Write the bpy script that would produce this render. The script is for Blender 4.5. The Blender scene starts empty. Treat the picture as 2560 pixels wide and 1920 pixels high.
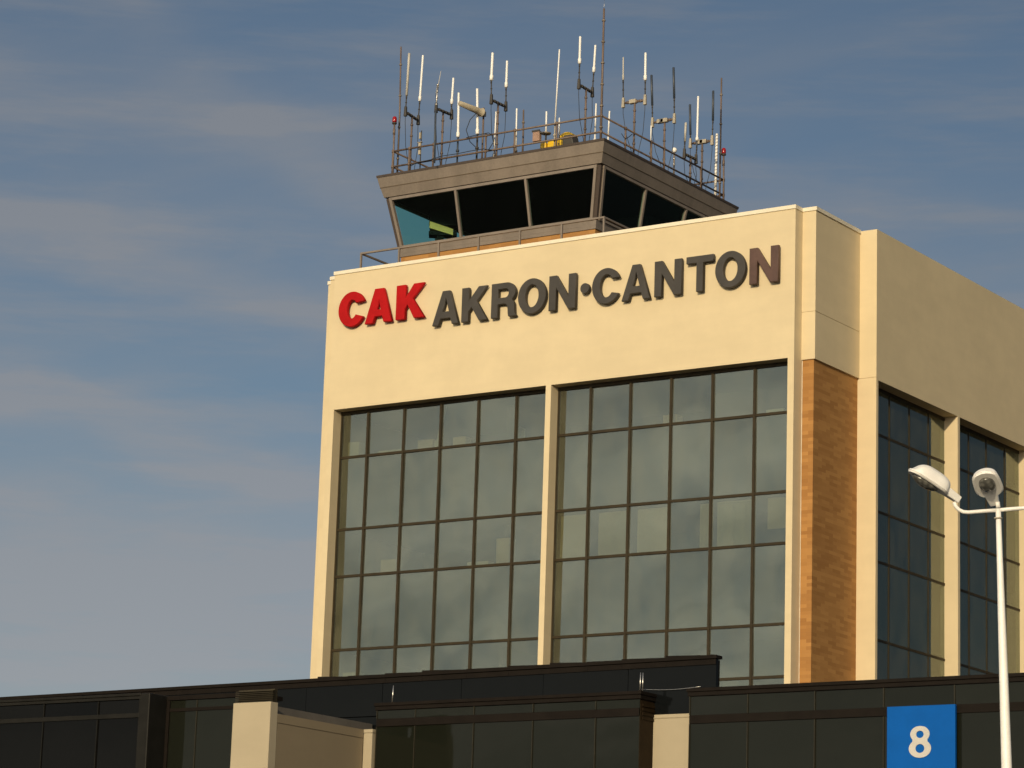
import bpy, bmesh, math, random
from mathutils import Vector, Matrix
random.seed(7)
PI = math.pi
scn = bpy.context.scene
COL = scn.collection

# ------------------------------------------------------------------ camera
# survey frame: x along the front of the office block, y into it, z up; 0 = window head of the top floor
F = 7382.27                       # focal length in pixels of the 2560 px wide photograph
CAM = Vector((41.0635, -76.5411, -20.8603))
AX = Vector((0.83455196, 0.55000417, 0.03191296))
AY = Vector((0.09661019, -0.20312826, 0.97437435))
AF = Vector((-0.54239238, 0.81008291, 0.22265709))
GZ = 22.46                        # ground lies this far below the survey zero

def at(p, X=None, Y=None, Z=None):
    """point of the survey frame seen at photo pixel p on a wall plane"""
    d = AX * ((p[0] - 1280) / F) + AY * (-(p[1] - 960) / F) + AF
    k, v = (0, X) if X is not None else (1, Y) if Y is not None else (2, Z)
    return CAM + d * ((v - CAM[k]) / d[k])

def zoom(ox, oy, s):
    return lambda a, b: (ox + a / s, oy + b / s)
za = zoom(900, 0, 3.95); zb = zoom(1340, 0, 3.95); zc = zoom(860, 320, 3.456); zd = zoom(1400, 260, 3.3515)
z8 = zoom(1960, 900, 3.687); fu = zoom(0, 0, 1 / 1.15732)

cd = bpy.data.cameras.new('camera'); co = bpy.data.objects.new('camera', cd); COL.objects.link(co)
cd.sensor_width = 36.0; cd.lens = F / 2560 * 36.0; cd.clip_start = 0.5; cd.clip_end = 9000
M = Matrix((AX, AY, -AF)).transposed().to_4x4(); M.translation = CAM + Vector((0, 0, GZ))
co.matrix_world = M
scn.camera = co

# ------------------------------------------------------------------ materials
def nmat(name):
    m = bpy.data.materials.new(name); m.use_nodes = True
    nt = m.node_tree
    return m, nt, nt.nodes['Principled BSDF'], nt.nodes['Material Output']

def mth(nt, op, a, b=None, c=None, clamp=False):
    n = nt.nodes.new('ShaderNodeMath'); n.operation = op; n.use_clamp = clamp
    for i, v in enumerate((a, b, c)):
        if v is None: continue
        if isinstance(v, (int, float)): n.inputs[i].default_value = v
        else: nt.links.new(v, n.inputs[i])
    return n.outputs[0]

def mixc(nt, f, a, b, blend='MIX'):
    n = nt.nodes.new('ShaderNodeMix'); n.data_type = 'RGBA'; n.blend_type = blend
    for i, v in ((0, f), (6, a), (7, b)):
        if isinstance(v, (int, float)): n.inputs[i].default_value = v
        elif isinstance(v, tuple): n.inputs[i].default_value = (*v, 1)
        else: nt.links.new(v, n.inputs[i])
    return n.outputs[2]

def noise(nt, vec, scale, detail=4, rough=.55, stretch=None):
    if stretch:
        mp = nt.nodes.new('ShaderNodeMapping'); mp.inputs['Scale'].default_value = stretch
        nt.links.new(vec, mp.inputs['Vector']); vec = mp.outputs[0]
    n = nt.nodes.new('ShaderNodeTexNoise'); n.inputs['Scale'].default_value = scale
    n.inputs['Detail'].default_value = detail; n.inputs['Roughness'].default_value = rough
    nt.links.new(vec, n.inputs['Vector'])
    return n.outputs['Fac']

def ramp(nt, v, lo, hi):
    n = nt.nodes.new('ShaderNodeMapRange'); n.inputs[1].default_value = lo; n.inputs[2].default_value = hi
    n.interpolation_type = 'SMOOTHSTEP'
    nt.links.new(v, n.inputs[0]); return n.outputs[0]

def bump(nt, h, strength, dist=.01):
    n = nt.nodes.new('ShaderNodeBump'); n.inputs['Strength'].default_value = strength
    n.inputs['Distance'].default_value = dist; nt.links.new(h, n.inputs['Height'])
    return n.outputs[0]

def geo(nt):
    return nt.nodes.new('ShaderNodeNewGeometry').outputs['Position']

def paint(name, col, rough=.5, var=.12, scale=3.0, metal=0.0, streak=False, spec=.5):
    """painted or bare surface with soft uneven wear"""
    m, nt, p, _ = nmat(name)
    pos = geo(nt)
    a = noise(nt, pos, scale, 5, .6, (1, 1, .25) if streak else None)
    b = noise(nt, pos, scale * 9, 3)
    f = mth(nt, 'ADD', mth(nt, 'MULTIPLY', a, .7), mth(nt, 'MULTIPLY', b, .3))
    d = tuple(c * (1 - var) for c in col); l = tuple(min(1, c * (1 + var)) for c in col)
    nt.links.new(mixc(nt, ramp(nt, f, .32, .68), d, l), p.inputs['Base Color'])
    p.inputs['Roughness'].default_value = rough; p.inputs['Metallic'].default_value = metal
    p.inputs['Specular IOR Level'].default_value = spec
    nt.links.new(bump(nt, b, .15, .004), p.inputs['Normal'])
    return m

def stucco(name, col):
    m, nt, p, _ = nmat(name)
    pos = geo(nt)
    big = noise(nt, pos, .42, 5, .6, (1, 1, 1.7))
    mid = noise(nt, pos, 2.1, 5, .65, (1, 1, .6))
    st = noise(nt, pos, 1.1, 4, .6, (.7, .7, 2.6))
    f = mth(nt, 'ADD', mth(nt, 'MULTIPLY', big, .5), mth(nt, 'ADD', mth(nt, 'MULTIPLY', mid, .22), mth(nt, 'MULTIPLY', st, .28)))
    c = mixc(nt, ramp(nt, f, .36, .66), tuple(x * .95 for x in col), tuple(x * 1.04 for x in col))  # mottled tone, also painted in place of faint light blotches on the wall
    nt.links.new(c, p.inputs['Base Color'])
    p.inputs['Roughness'].default_value = .85; p.inputs['Specular IOR Level'].default_value = .25
    g = noise(nt, pos, 38, 4, .6)
    w = noise(nt, pos, .8, 2)
    nt.links.new(bump(nt, mth(nt, 'ADD', mth(nt, 'MULTIPLY', g, .25), w), .30, .02), p.inputs['Normal'])
    return m

def brick(name):
    m, nt, p, _ = nmat(name)
    pos = geo(nt)
    s = nt.nodes.new('ShaderNodeSeparateXYZ'); nt.links.new(pos, s.inputs[0])
    c = nt.nodes.new('ShaderNodeCombineXYZ')
    nt.links.new(mth(nt, 'ADD', s.outputs[0], s.outputs[1]), c.inputs[0]); nt.links.new(s.outputs[2], c.inputs[1])
    b = nt.nodes.new('ShaderNodeTexBrick'); nt.links.new(c.outputs[0], b.inputs['Vector'])
    b.inputs['Scale'].default_value = 1.0; b.inputs['Brick Width'].default_value = .50; b.inputs['Row Height'].default_value = .105
    b.inputs['Mortar Size'].default_value = .006; b.inputs['Mortar Smooth'].default_value = .3; b.inputs['Bias'].default_value = -.1
    b.inputs['Color1'].default_value = (.42, .20, .05, 1); b.inputs['Color2'].default_value = (.29, .127, .024, 1)
    b.inputs['Mortar'].default_value = (.33, .165, .055, 1)
    v = noise(nt, pos, 1.1, 4)
    cc = mixc(nt, mth(nt, 'MULTIPLY', v, .4), b.outputs[0], (.42, .21, .06))
    # a few pale and a few dark burnt bricks
    t = nt.nodes.new('ShaderNodeTexBrick'); nt.links.new(c.outputs[0], t.inputs['Vector'])
    t.inputs['Scale'].default_value = 1.0; t.inputs['Brick Width'].default_value = .50; t.inputs['Row Height'].default_value = .105
    t.inputs['Mortar Size'].default_value = 0; t.inputs['Color1'].default_value = (0, 0, 0, 1); t.inputs['Color2'].default_value = (1, 1, 1, 1)
    t.inputs['Bias'].default_value = .0
    cc = mixc(nt, .55, cc, mixc(nt, t.outputs[0], (.24, .105, .028), (.54, .29, .095)))
    nt.links.new(cc, p.inputs['Base Color']); p.inputs['Roughness'].default_value = .8
    nt.links.new(bump(nt, b.outputs['Fac'], -.5, .006), p.inputs['Normal'])
    return m

def glass(name, tint, film, film_amt, r0, gloss_tint=(1, 1, 1), warp=.12, warp_scale=.55, edge=.6):
    """coated pane: partly mirror, partly tinted see-through, with a thin film of dust"""
    m, nt, p, out = nmat(name)
    nt.nodes.remove(p)
    pos = geo(nt)
    tr = nt.nodes.new('ShaderNodeBsdfTransparent'); tr.inputs[0].default_value = (*tint, 1)
    gl = nt.nodes.new('ShaderNodeBsdfGlossy'); gl.inputs[0].default_value = (*gloss_tint, 1); gl.inputs['Roughness'].default_value = .004
    oi = nt.nodes.new('ShaderNodeNewGeometry').outputs['Random Per Island']
    cv = nt.nodes.new('ShaderNodeCombineXYZ'); nt.links.new(mth(nt, 'MULTIPLY', oi, 37.0), cv.inputs[0]); nt.links.new(mth(nt, 'MULTIPLY', oi, 91.0), cv.inputs[2])
    va = nt.nodes.new('ShaderNodeVectorMath'); va.operation = 'ADD'; nt.links.new(pos, va.inputs[0]); nt.links.new(cv.outputs[0], va.inputs[1])
    nt.links.new(bump(nt, noise(nt, va.outputs[0], warp_scale, 0, .4), warp, .12), gl.inputs['Normal'])
    lw = nt.nodes.new('ShaderNodeLayerWeight'); lw.inputs[0].default_value = .5
    fac = mth(nt, 'ADD', r0, mth(nt, 'MULTIPLY', mth(nt, 'POWER', lw.outputs['Facing'], 5.0), edge), clamp=True)
    m1 = nt.nodes.new('ShaderNodeMixShader'); nt.links.new(fac, m1.inputs[0]); nt.links.new(tr.outputs[0], m1.inputs[1]); nt.links.new(gl.outputs[0], m1.inputs[2])
    df = nt.nodes.new('ShaderNodeBsdfDiffuse'); df.inputs[0].default_value = (*film, 1)
    dn = noise(nt, pos, 1.6, 5, .6, (1, 1, .5))
    m2 = nt.nodes.new('ShaderNodeMixShader'); nt.links.new(mth(nt, 'MULTIPLY', ramp(nt, dn, .1, .9), film_amt * 2), m2.inputs[0])
    nt.links.new(m1.outputs[0], m2.inputs[1]); nt.links.new(df.outputs[0], m2.inputs[2])
    nt.links.new(m2.outputs[0], out.inputs[0])
    return m

def dark_panel(name, col, rough=.05, warp=.06, spec=.5, scale=.7):
    m, nt, p, _ = nmat(name)
    pos = geo(nt)
    p.inputs['Base Color'].default_value = (*col, 1)
    p.inputs['Specular IOR Level'].default_value = spec
    n = noise(nt, pos, 2.5, 4)
    nt.links.new(mth(nt, 'ADD', rough, mth(nt, 'MULTIPLY', n, rough)), p.inputs['Roughness'])
    nt.links.new(bump(nt, noise(nt, pos, scale, 2, .4), warp, .1), p.inputs['Normal'])
    return m

CREAM = (.705, .595, .40)
MT = {}
MT['cream'] = stucco('cream_stucco', CREAM)
MT['coping'] = paint('pale_metal_coping', (.84, .77, .62), .45, .05)
MT['brick'] = brick('tan_roman_brick')
MT['bronze'] = paint('dark_bronze_metal', (.036, .027, .014), .55, .2, spec=.25)
MT['joint'] = paint('dark_joint', (.12, .09, .06), .9)
MT['sealant'] = paint('white_sealant', (.7, .64, .55), .7)
MT['tower_glass'] = glass('reflective_olive_glass', (.60, .63, .54), (.42, .41, .30), .055, .160, (.90, .98, .95), .12, .30)
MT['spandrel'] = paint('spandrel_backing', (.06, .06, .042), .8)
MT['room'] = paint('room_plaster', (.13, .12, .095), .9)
MT['taupe'] = paint('taupe_cab_metal', (.212, .178, .152), .42, .15, 1.6, streak=True)
MT['taupe_dark'] = paint('dark_taupe_trim', (.062, .045, .037), .5, .12)
MT['cab_glass'] = glass('teal_cab_glass', (.74, .905, .87), (.2, .2, .2), .002, .010, (1, 1, 1), .03, .5, .12)
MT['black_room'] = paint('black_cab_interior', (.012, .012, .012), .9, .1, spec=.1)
MT['rail'] = paint('brown_rail_paint', (.165, .120, .098), .5, .2, 6)
MT['mast'] = paint('weathered_brown_mast', (.155, .115, .098), .55, .35, 7, streak=True)
MT['mast_grey'] = paint('weathered_steel_mast', (.23, .195, .16), .5, .3, 7, streak=True)
MT['white'] = paint('white_fibreglass', (.93, .92, .90), .4, .03)
MT['offwhite'] = paint('weathered_fibreglass', (.52, .50, .46), .5, .12)
MT['navy'] = paint('dark_blue_sleeve', (.050, .062, .085), .45, .15)
MT['charcoal'] = paint('charcoal_fitting', (.055, .050, .046), .55, .2)
MT['galv'] = paint('galvanised_bracket', (.42, .38, .31), .5, .15, 8)
MT['radome'] = paint('beige_radome', (.42, .37, .28), .55, .1)
MT['cable'] = paint('black_cable', (.025, .025, .027), .6)
MT['yellow'] = paint('yellow_enamel', (.78, .50, .02), .45, .1)
MT['pinkbox'] = paint('faded_pink_box', (.34, .22, .17), .7, .2)
MT['steel'] = paint('bright_steel', (.75, .72, .68), .3, .1, metal=.9)
MT['red_letter'] = paint('red_letter_enamel', (.43, .009, .012), .75, .12, 2, spec=.12)
MT['grey_letter'] = paint('grey_letter_enamel', (.060, .056, .054), .6, .12, 2, spec=.3)
MT['brown_letter'] = paint('faded_brown_letter', (.095, .052, .043), .55, .2, 1)
MT['black_glass'] = dark_panel('black_glazed_panel', (.005, .006, .007), .05, .10, .12)
MT['dim_glass'] = dark_panel('smoked_glass', (.010, .0115, .008), .03, .09, .22)
MT['left_glass'] = dark_panel('deep_smoked_glass', (.003, .003, .003), .03, .03, .14)
MT['dark_trim'] = paint('dark_brown_trim', (.011, .0085, .007), .6, .2, spec=.10)
MT['grey_trim'] = paint('dark_grey_trim', (.014, .0135, .012), .5, .2, spec=.15)
MT['thin_bar'] = paint('slim_bronze_bar', (.024, .021, .013), .45, .2, spec=.3)
MT['concrete'] = stucco('beige_precast', (.45, .39, .285))
MT['wall_tan'] = stucco('tan_wall', (.27, .22, .15))
MT['lamp_white'] = paint('white_lamp_paint', (.93, .92, .90), .38, .06, 5)
MT['louvre'] = paint('brown_louvre', (.036, .028, .012), .5, .2)
MT['return_brown'] = paint('dark_return_brown', (.022, .014, .007), .6, .2, spec=.1)
MT['blue'] = paint('blue_sign_face', (.002, .100, .43), .65, .05, spec=.12)
MT['numeral'] = paint('pale_numeral', (.58, .56, .54), .5, .06)
MT['roofing'] = paint('grey_roofing', (.12, .11, .10), .9)
MT['cardboard'] = paint('cardboard', (.78, .60, .42), .8, .1)
MT['paper'] = paint('pale_carton', (.85, .78, .66), .8, .08)
MT['shade'] = paint('tan_shade_cloth', (.66, .54, .34), .9, .06)
MT['slat'] = paint('pale_vane', (.66, .60, .50), .8, .05)

def lens_mat():
    m, nt, p, _ = nmat('lamp_lens')
    p.inputs['Base Color'].default_value = (.20, .20, .18, 1); p.inputs['Roughness'].default_value = .12
    p.inputs['Specular IOR Level'].default_value = .7
    pos = geo(nt)
    v = nt.nodes.new('ShaderNodeTexVoronoi'); v.inputs['Scale'].default_value = 14; nt.links.new(pos, v.inputs['Vector'])
    nt.links.new(mixc(nt, ramp(nt, v.outputs['Distance'], .1, .7), (.17, .17, .155), (.07, .07, .065)), p.inputs['Base Color'])
    nt.links.new(bump(nt, v.outputs['Distance'], .3, .02), p.inputs['Normal'])
    return m
MT['lens'] = lens_mat()
def red_glass():
    m, nt, p, _ = nmat('red_beacon_glass')
    pos = geo(nt)
    nt.links.new(mixc(nt, noise(nt, pos, 20), (.26, .006, .010), (.42, .014, .018)), p.inputs['Base Color'])
    p.inputs['Roughness'].default_value = .15
    return m
MT['red'] = red_glass()

# ------------------------------------------------------------------ mesh helpers
class MB:
    def __init__(self): self.bm = bmesh.new()
    def box(self, x0, x1, y0, y1, z0, z1):
        v = [self.bm.verts.new((x, y, z)) for z in (z0, z1) for y in (y0, y1) for x in (x0, x1)]
        for f in ((0, 2, 3, 1), (4, 5, 7, 6), (0, 1, 5, 4), (2, 6, 7, 3), (0, 4, 6, 2), (1, 3, 7, 5)):
            self.bm.faces.new([v[i] for i in f])
        return self
    def hexa(self, a, b):
        """solid between two quads with matching corners"""
        va = [self.bm.verts.new(p) for p in a]; vb = [self.bm.verts.new(p) for p in b]
        self.bm.faces.new(va[::-1]); self.bm.faces.new(vb)
        for i in range(4):
            j = (i + 1) % 4
            self.bm.faces.new((va[i], va[j], vb[j], vb[i]))
        return self
    def bar(self, p0, p1, w, d, side=Vector((1, 0, 0))):
        """rectangular bar from p0 to p1: w along side, d across"""
        p0, p1 = Vector(p0), Vector(p1); t = (p1 - p0).normalized()
        s = (side - t * side.dot(t)).normalized(); n = t.cross(s)
        q = [(-1, -1), (1, -1), (1, 1), (-1, 1)]
        return self.hexa([p0 + s * (w / 2 * a) + n * (d / 2 * b) for a, b in q], [p1 + s * (w / 2 * a) + n * (d / 2 * b) for a, b in q])
    def tube(self, pts, r, seg=10, cap=True):
        pts = [Vector(p) for p in pts]; rs = r if isinstance(r, (list, tuple)) else [r] * len(pts)
        rings = []; ref = None
        for i, p in enumerate(pts):
            t = (pts[min(i + 1, len(pts) - 1)] - pts[max(i - 1, 0)]).normalized()
            if ref is None: ref = Vector((1, 0, 0)) if abs(t.x) < .8 else Vector((0, 1, 0))
            a = (ref - t * ref.dot(t)).normalized(); b = t.cross(a); ref = a
            rings.append([self.bm.verts.new(p + (a * math.cos(k * 2 * PI / seg) + b * math.sin(k * 2 * PI / seg)) * rs[i]) for k in range(seg)])
        for i in range(len(rings) - 1):
            for k in range(seg):
                f = self.bm.faces.new((rings[i][k], rings[i][(k + 1) % seg], rings[i + 1][(k + 1) % seg], rings[i + 1][k])); f.smooth = True
        if cap:
            self.bm.faces.new(rings[0][::-1]); self.bm.faces.new(rings[-1])
        return self
    def lathe(self, c, prof, seg=16, axis=Vector((0, 0, 1))):
        """turned solid: prof is a list of (height, radius) along axis from c"""
        return self.tube([Vector(c) + axis * h for h, _ in prof], [max(r, .0005) for _, r in prof], seg)
    def poly(self, pts, thick):
        """plate: planar outline given as 3-D points, given thickness as a vector"""
        a = [self.bm.verts.new(p) for p in pts]; b = [self.bm.verts.new(Vector(p) + Vector(thick)) for p in pts]
        self.bm.faces.new(a); self.bm.faces.new(b[::-1]); n = len(pts)
        for i in range(n): self.bm.faces.new((a[i], b[i], b[(i + 1) % n], a[(i + 1) % n]))
        return self
    def build(self, name, mat, parent=None, bevel=0, loc=None, label=None):
        bmesh.ops.recalc_face_normals(self.bm, faces=self.bm.faces[:])
        me = bpy.data.meshes.new(name)
        if parent is not None: o0 = Vector(parent['_loc'])
        else: o0 = Vector(loc) if loc is not None else Vector((0, 0, 0))
        for v in self.bm.verts: v.co -= o0
        self.bm.to_mesh(me); self.bm.free()
        me.materials.append(MT[mat])
        o = bpy.data.objects.new(name, me); COL.objects.link(o)
        if parent is not None: o.parent = parent
        else: o.location = o0 + Vector((0, 0, GZ))
        o['_loc'] = tuple(o0)
        if bevel:
            b = o.modifiers.new('bevel', 'BEVEL'); b.width = bevel; b.segments = 2; b.limit_method = 'ANGLE'
        if label: o['label'] = label
        return o

def thing(name, label, cat, loc, group=None):
    o = bpy.data.objects.new(name, None); COL.objects.link(o)
    o.location = Vector(loc) + Vector((0, 0, GZ)); o['_loc'] = tuple(loc); o.empty_display_size = .2
    o['label'] = label; o['category'] = cat
    if group: o['group'] = group
    return o
def tag(o, label, cat, group=None):
    o['label'] = label; o['category'] = cat
    if group: o['group'] = group
    return o

# ------------------------------------------------------------------ ground
def ground():
    m, nt, p, _ = nmat('asphalt')
    pos = geo(nt)
    f = mth(nt, 'ADD', mth(nt, 'MULTIPLY', noise(nt, pos, .05, 5), .6), mth(nt, 'MULTIPLY', noise(nt, pos, 30, 3), .4))
    nt.links.new(mixc(nt, ramp(nt, f, .35, .65), (.035, .034, .033), (.062, .060, .057)), p.inputs['Base Color'])
    p.inputs['Roughness'].default_value = .9
    MT['asphalt'] = m
    g = MB()
    v = [g.bm.verts.new((x * 4000, y * 4000, -GZ)) for x, y in ((-1, -1), (1, -1), (1, 1), (-1, 1))]
    g.bm.faces.new(v)
    o = g.build('ground', 'asphalt'); o['kind'] = 'structure'
    k = MB(); k.box(-60, 60, -31.5, -29.1, -GZ - .2, -GZ + .14)
    MT['pave'] = paint('pavement_concrete', (.30, .29, .27), .9)
    o = k.build('pavement', 'pave', bevel=.02); o['kind'] = 'structure'
ground()

# ------------------------------------------------------------------ office tower
XL, XL2, XP1, XP2, XR2 = -17.51, -17.28, -8.89, -8.69, -.217
ZT = 4.777; G = .47; D1 = .463; W1 = .461; W2 = 1.042; D2 = 3.42; YE = 21.3
ZB = -GZ
SX = -18.02; SX2 = -18.46
ROWS = [0, -1.566, -4.0, -5.569, -8.004, -9.575, -12.01, -13.58, -16.02, -17.59, -20.03]
tower = thing('office_tower', 'tall cream office block with brick corner and gridded reflective windows below the control cab', 'building', (-8.5, 8, ZB))
fw = MB()
fw.box(XL, 0, 0, .62, 0, ZT - .12)
fw.box(XL, XL2, 0, .62, ZB, 0); fw.box(XP1, XP2, 0, .62, ZB, 0); fw.box(XR2, 0, 0, .62, ZB, 0)
fw.box(SX, XL, D1, 1.5, ZB, ZT - .12); fw.box(SX2, SX, .92, YE, ZB, ZT - .12)
fw.box(SX, W2 - .7, YE - .3, YE, ZB, ZT - .12)
fw.build('front_wall', 'cream', tower)
cb = MB()
cb.box(0, W1, D1, D2, .011, 1.484); cb.box(0, W1, D1, D2, 1.500, ZT - .12); cb.box(0, W1 - .02, D1 + .02, D2, 1.484, 1.500)
cb.build('corner_block', 'cream', tower)
sw = MB()
XI = W2 - G - .15
sw.box(W1 - .25, W2, D2, 3.56, .006, 4.74); sw.box(W1 - .25, W2, D2, 3.56, ZB, -.006); sw.box(W1 - .25, W2 - .02, D2 + .02, 3.555, -.006, .006)
sw.box(XI, W2, 3.56, YE, -.075, 4.74)
PY = [(9.28, 9.44), (15.16, 15.32), (21.05, YE)]
for a, b in PY: sw.box(XI, W2, a, b, ZB, -.075)
sw.build('side_wall', 'cream', tower)
cp = MB()
cp.box(XL - .02, .022, -.035, .66, ZT - .118, ZT)
cp.box(SX - .02, XL - .021, D1 - .035, 1.5, ZT - .118, ZT); cp.box(SX2 - .02, SX - .021, .885, YE, ZT - .118, ZT)
cp.box(.023, W1 + .035, D1 - .035, D2 - .002, ZT - .118, ZT)
cp.build('coping', 'coping', tower)
bk = MB(); bk.box(0, W1 - .065, D1 + .06, D2 + .05, ZB, .008); bk.build('brick_wall', 'brick', tower)
sl = MB(); sl.box(.001, .018, D1 + .046, D1 + .058, ZB, .005); sl.build('sealant_strip', 'sealant', tower)
rf = MB(); rf.box(SX + .002, XI - .01, .63, YE - .31, 3.4, 3.8); rf.build('roof', 'roofing', tower)
# floors, ceilings and partitions seen dimly through the glass
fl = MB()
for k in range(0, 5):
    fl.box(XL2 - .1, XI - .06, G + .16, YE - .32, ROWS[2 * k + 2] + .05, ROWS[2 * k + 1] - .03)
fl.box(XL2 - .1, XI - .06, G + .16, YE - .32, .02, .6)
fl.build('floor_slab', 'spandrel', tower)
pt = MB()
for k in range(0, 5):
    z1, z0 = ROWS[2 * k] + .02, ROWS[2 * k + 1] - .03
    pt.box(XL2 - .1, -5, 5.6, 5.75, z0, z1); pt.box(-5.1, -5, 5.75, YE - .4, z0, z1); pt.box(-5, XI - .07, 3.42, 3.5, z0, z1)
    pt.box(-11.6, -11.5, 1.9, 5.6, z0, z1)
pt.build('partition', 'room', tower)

def pane(g, x0, x1, z0, z1, t, u, n=8):
    """one sheet of glass, set a little out of true and slightly pillowed"""
    bow = random.uniform(.0015, .006) * (z1 - z0) / 2.4
    f, b_ = [], []
    for k in range(n + 1):
        v = 2 * k / n - 1
        for i in range(n + 1):
            w = 2 * i / n - 1
            y = G + t * v + u * w - bow * (1 - v * v) * (1 - w * w)
            x, z = x0 + (x1 - x0) * i / n, z0 + (z1 - z0) * k / n
            f.append(g.bm.verts.new((x, y, z))); b_.append(g.bm.verts.new((x, y + .012, z)))
    m = n + 1
    for k in range(n):
        for i in range(n):
            q = (k * m + i, k * m + i + 1, (k + 1) * m + i + 1, (k + 1) * m + i)
            g.bm.faces.new([f[j] for j in q]).smooth = True; g.bm.faces.new([b_[j] for j in q[::-1]]).smooth = True
    rim = list(range(m)) + [k * m + n for k in range(1, m)] + [n * m + i for i in range(n - 1, -1, -1)] + [k * m for k in range(n - 1, 0, -1)]
    for a, c in zip(rim, rim[1:] + rim[:1]):
        fc = g.bm.faces.new((f[a], f[c], b_[c], b_[a]))
        for e in fc.edges: e.smooth = False

def front_bay(x0, x1, mull, hid=None):
    w = MB(); y0, y1 = G - .055, G + .055
    w.box(x0, x1, y0, y1, -.11, 0)                                      # head
    for z in ROWS[1:]:
        xs = [x0 + .05] + mull + [x1 - .05]
        for i in range(len(xs) - 1):
            a = xs[i] + (.04 if i else 0); b = xs[i + 1] - (.04 if i < len(xs) - 2 else 0)
            w.box(a, b, y0 + .012, y1, z - .042, z + .042)
    w.box(x0, x0 + .05, y0, y1, ZB, -.11); w.box(x1 - .05, x1, y0, y1, ZB, -.11)
    for x in mull: w.box(x - .04, x + .04, y0, y1, ZB, -.11)
    o = w.build('window', 'bronze', tower)
    g = MB(); xs = [x0 + .03] + mull + [x1 - .03]
    zs = ROWS + [ZB]
    for i in range(len(xs) - 1):
        for j in range(len(zs) - 1):
            t = random.uniform(-.009, .009); u = random.uniform(-.008, .008)
            pane(g, xs[i] + .01, xs[i + 1] - .01, zs[j + 1] + .01, zs[j] - .01, t, u)
    q = g.build('glass', 'tower_glass', o)
    return o
front_bay(XL2, XP1, [-16.17 + 1.473 * k for k in range(5)])
front_bay(XP2, XR2, [-7.47 + 1.473 * k for k in range(5)])

def side_bay(y0, y1, mull):
    w = MB(); x0, x1 = W2 - G - .055, W2 - G + .022; h = -.08
    w.box(x0, x1, y0, y1, h - .11, h)
    ys = [y0] + mull + [y1]
    for z in ROWS[1:]:
        for i in range(len(ys) - 1):
            w.box(x0, x1 - .004, ys[i] + (.018 if i else 0), ys[i + 1] - (.018 if i < len(ys) - 2 else 0), z - .04, z + .04)
    for y in mull: w.box(x0, x1, y - .018, y + .018, ZB, h - .11)
    o = w.build('window', 'bronze', tower)
    g = MB(); zs = [h] + ROWS[1:] + [ZB]
    for i in range(len(ys) - 1):
        for j in range(len(zs) - 1):
            a = [(W2 - G, ys[i] + .01, zs[j + 1] + .01), (W2 - G, ys[i + 1] - .01, zs[j + 1] + .01), (W2 - G, ys[i + 1] - .01, zs[j] - .01), (W2 - G, ys[i] + .01, zs[j] - .01)]
            g.hexa(a, [(p[0] - .012, p[1], p[2]) for p in a])
    g.build('glass', 'tower_glass', o)
side_bay(3.56, 9.28, [3.83, 5.27, 6.68, 8.08])
side_bay(9.44, 15.16, [9.71, 11.12, 12.5, 13.98])
side_bay(15.32, 21.05, [15.6, 17.0, 18.4, 19.8])

# things standing at the windows
def sill_box(x0, x1, h, zi, mat, label, y=G + .30, d=.35, cat='box', name='carton'):
    z = ROWS[zi] - .03
    b = MB(); b.box(x0, x1, y, y + d, z, z + h)
    b.box(x0 + (x1 - x0) * .46, x0 + (x1 - x0) * .54, y - .003, y + d + .003, z + h * .6, z + h + .003)
    b.box(x0 - .006, x1 + .006, y - .006, y + d + .006, z + h * .9, z + h * .97)
    tag(b.build(name, mat, None, .006, ((x0 + x1) / 2, y + d / 2, z)), label, cat)
sill_box(-17.2, -16.75, .62, 1, 'paper', 'pale carton in the lower left corner of the top left pane')
sill_box(-15.95, -14.95, .22, 1, 'paper', 'low stack of pale cartons in the second top pane from the left', d=.5)
sill_box(-14.35, -13.75, .44, 1, 'cardboard', 'tan carton raised in the third top pane beside a leaning roll')
sill_box(-12.95, -12.45, .42, 1, 'cardboard', 'tan carton on the sill of the fourth top pane from the left')
sill_box(-10.55, -10.35, .55, 1, 'paper', 'narrow upright carton at the right side of the fifth top pane')
sill_box(-15.65, -15.05, .55, 3, 'cardboard', 'square tan carton on the middle floor sill left of the pier')
sill_box(-11.1, -10.6, .95, 3, 'cardboard', 'tall tan carton on the middle floor close to the pier')
sill_box(-12.2, -11.4, .25, 3, 'paper', 'flat pale carton on the middle floor near the tall tan one')
sill_box(-17.0, -16.4, .9, 5, 'paper', 'tall pale carton at the bottom left pane above the dark roof', d=.4)
sill_box(-12.05, -11.7, .75, 5, 'paper', 'slim pale carton in the lowest row of panes left of the pier')
sill_box(-5.0, -4.5, .42, 1, 'cardboard', 'small tan carton in the third top pane right of the pier')
sill_box(-1.35, -.75, .25, 1, 'paper', 'low pale carton in the top right pane beside the wall')
sill_box(-6.25, -5.98, .85, 5, 'paper', 'slim pale carton in the lowest row right of the pier')
rl = MB(); rl.tube([(-13.55, G + .32, ROWS[1] + .35), (-13.3, G + .30, -.12)], .055, 12); rl.lathe((-13.55, G + .32, ROWS[1] - .03), [(0, .12), (.36, .12), (.36, .06)])
tag(rl.build('paper_roll', 'paper', None, 0, (-13.5, G + .3, ROWS[1])), 'pale roll leaning in a stand in the third top pane', 'roll')

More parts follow.
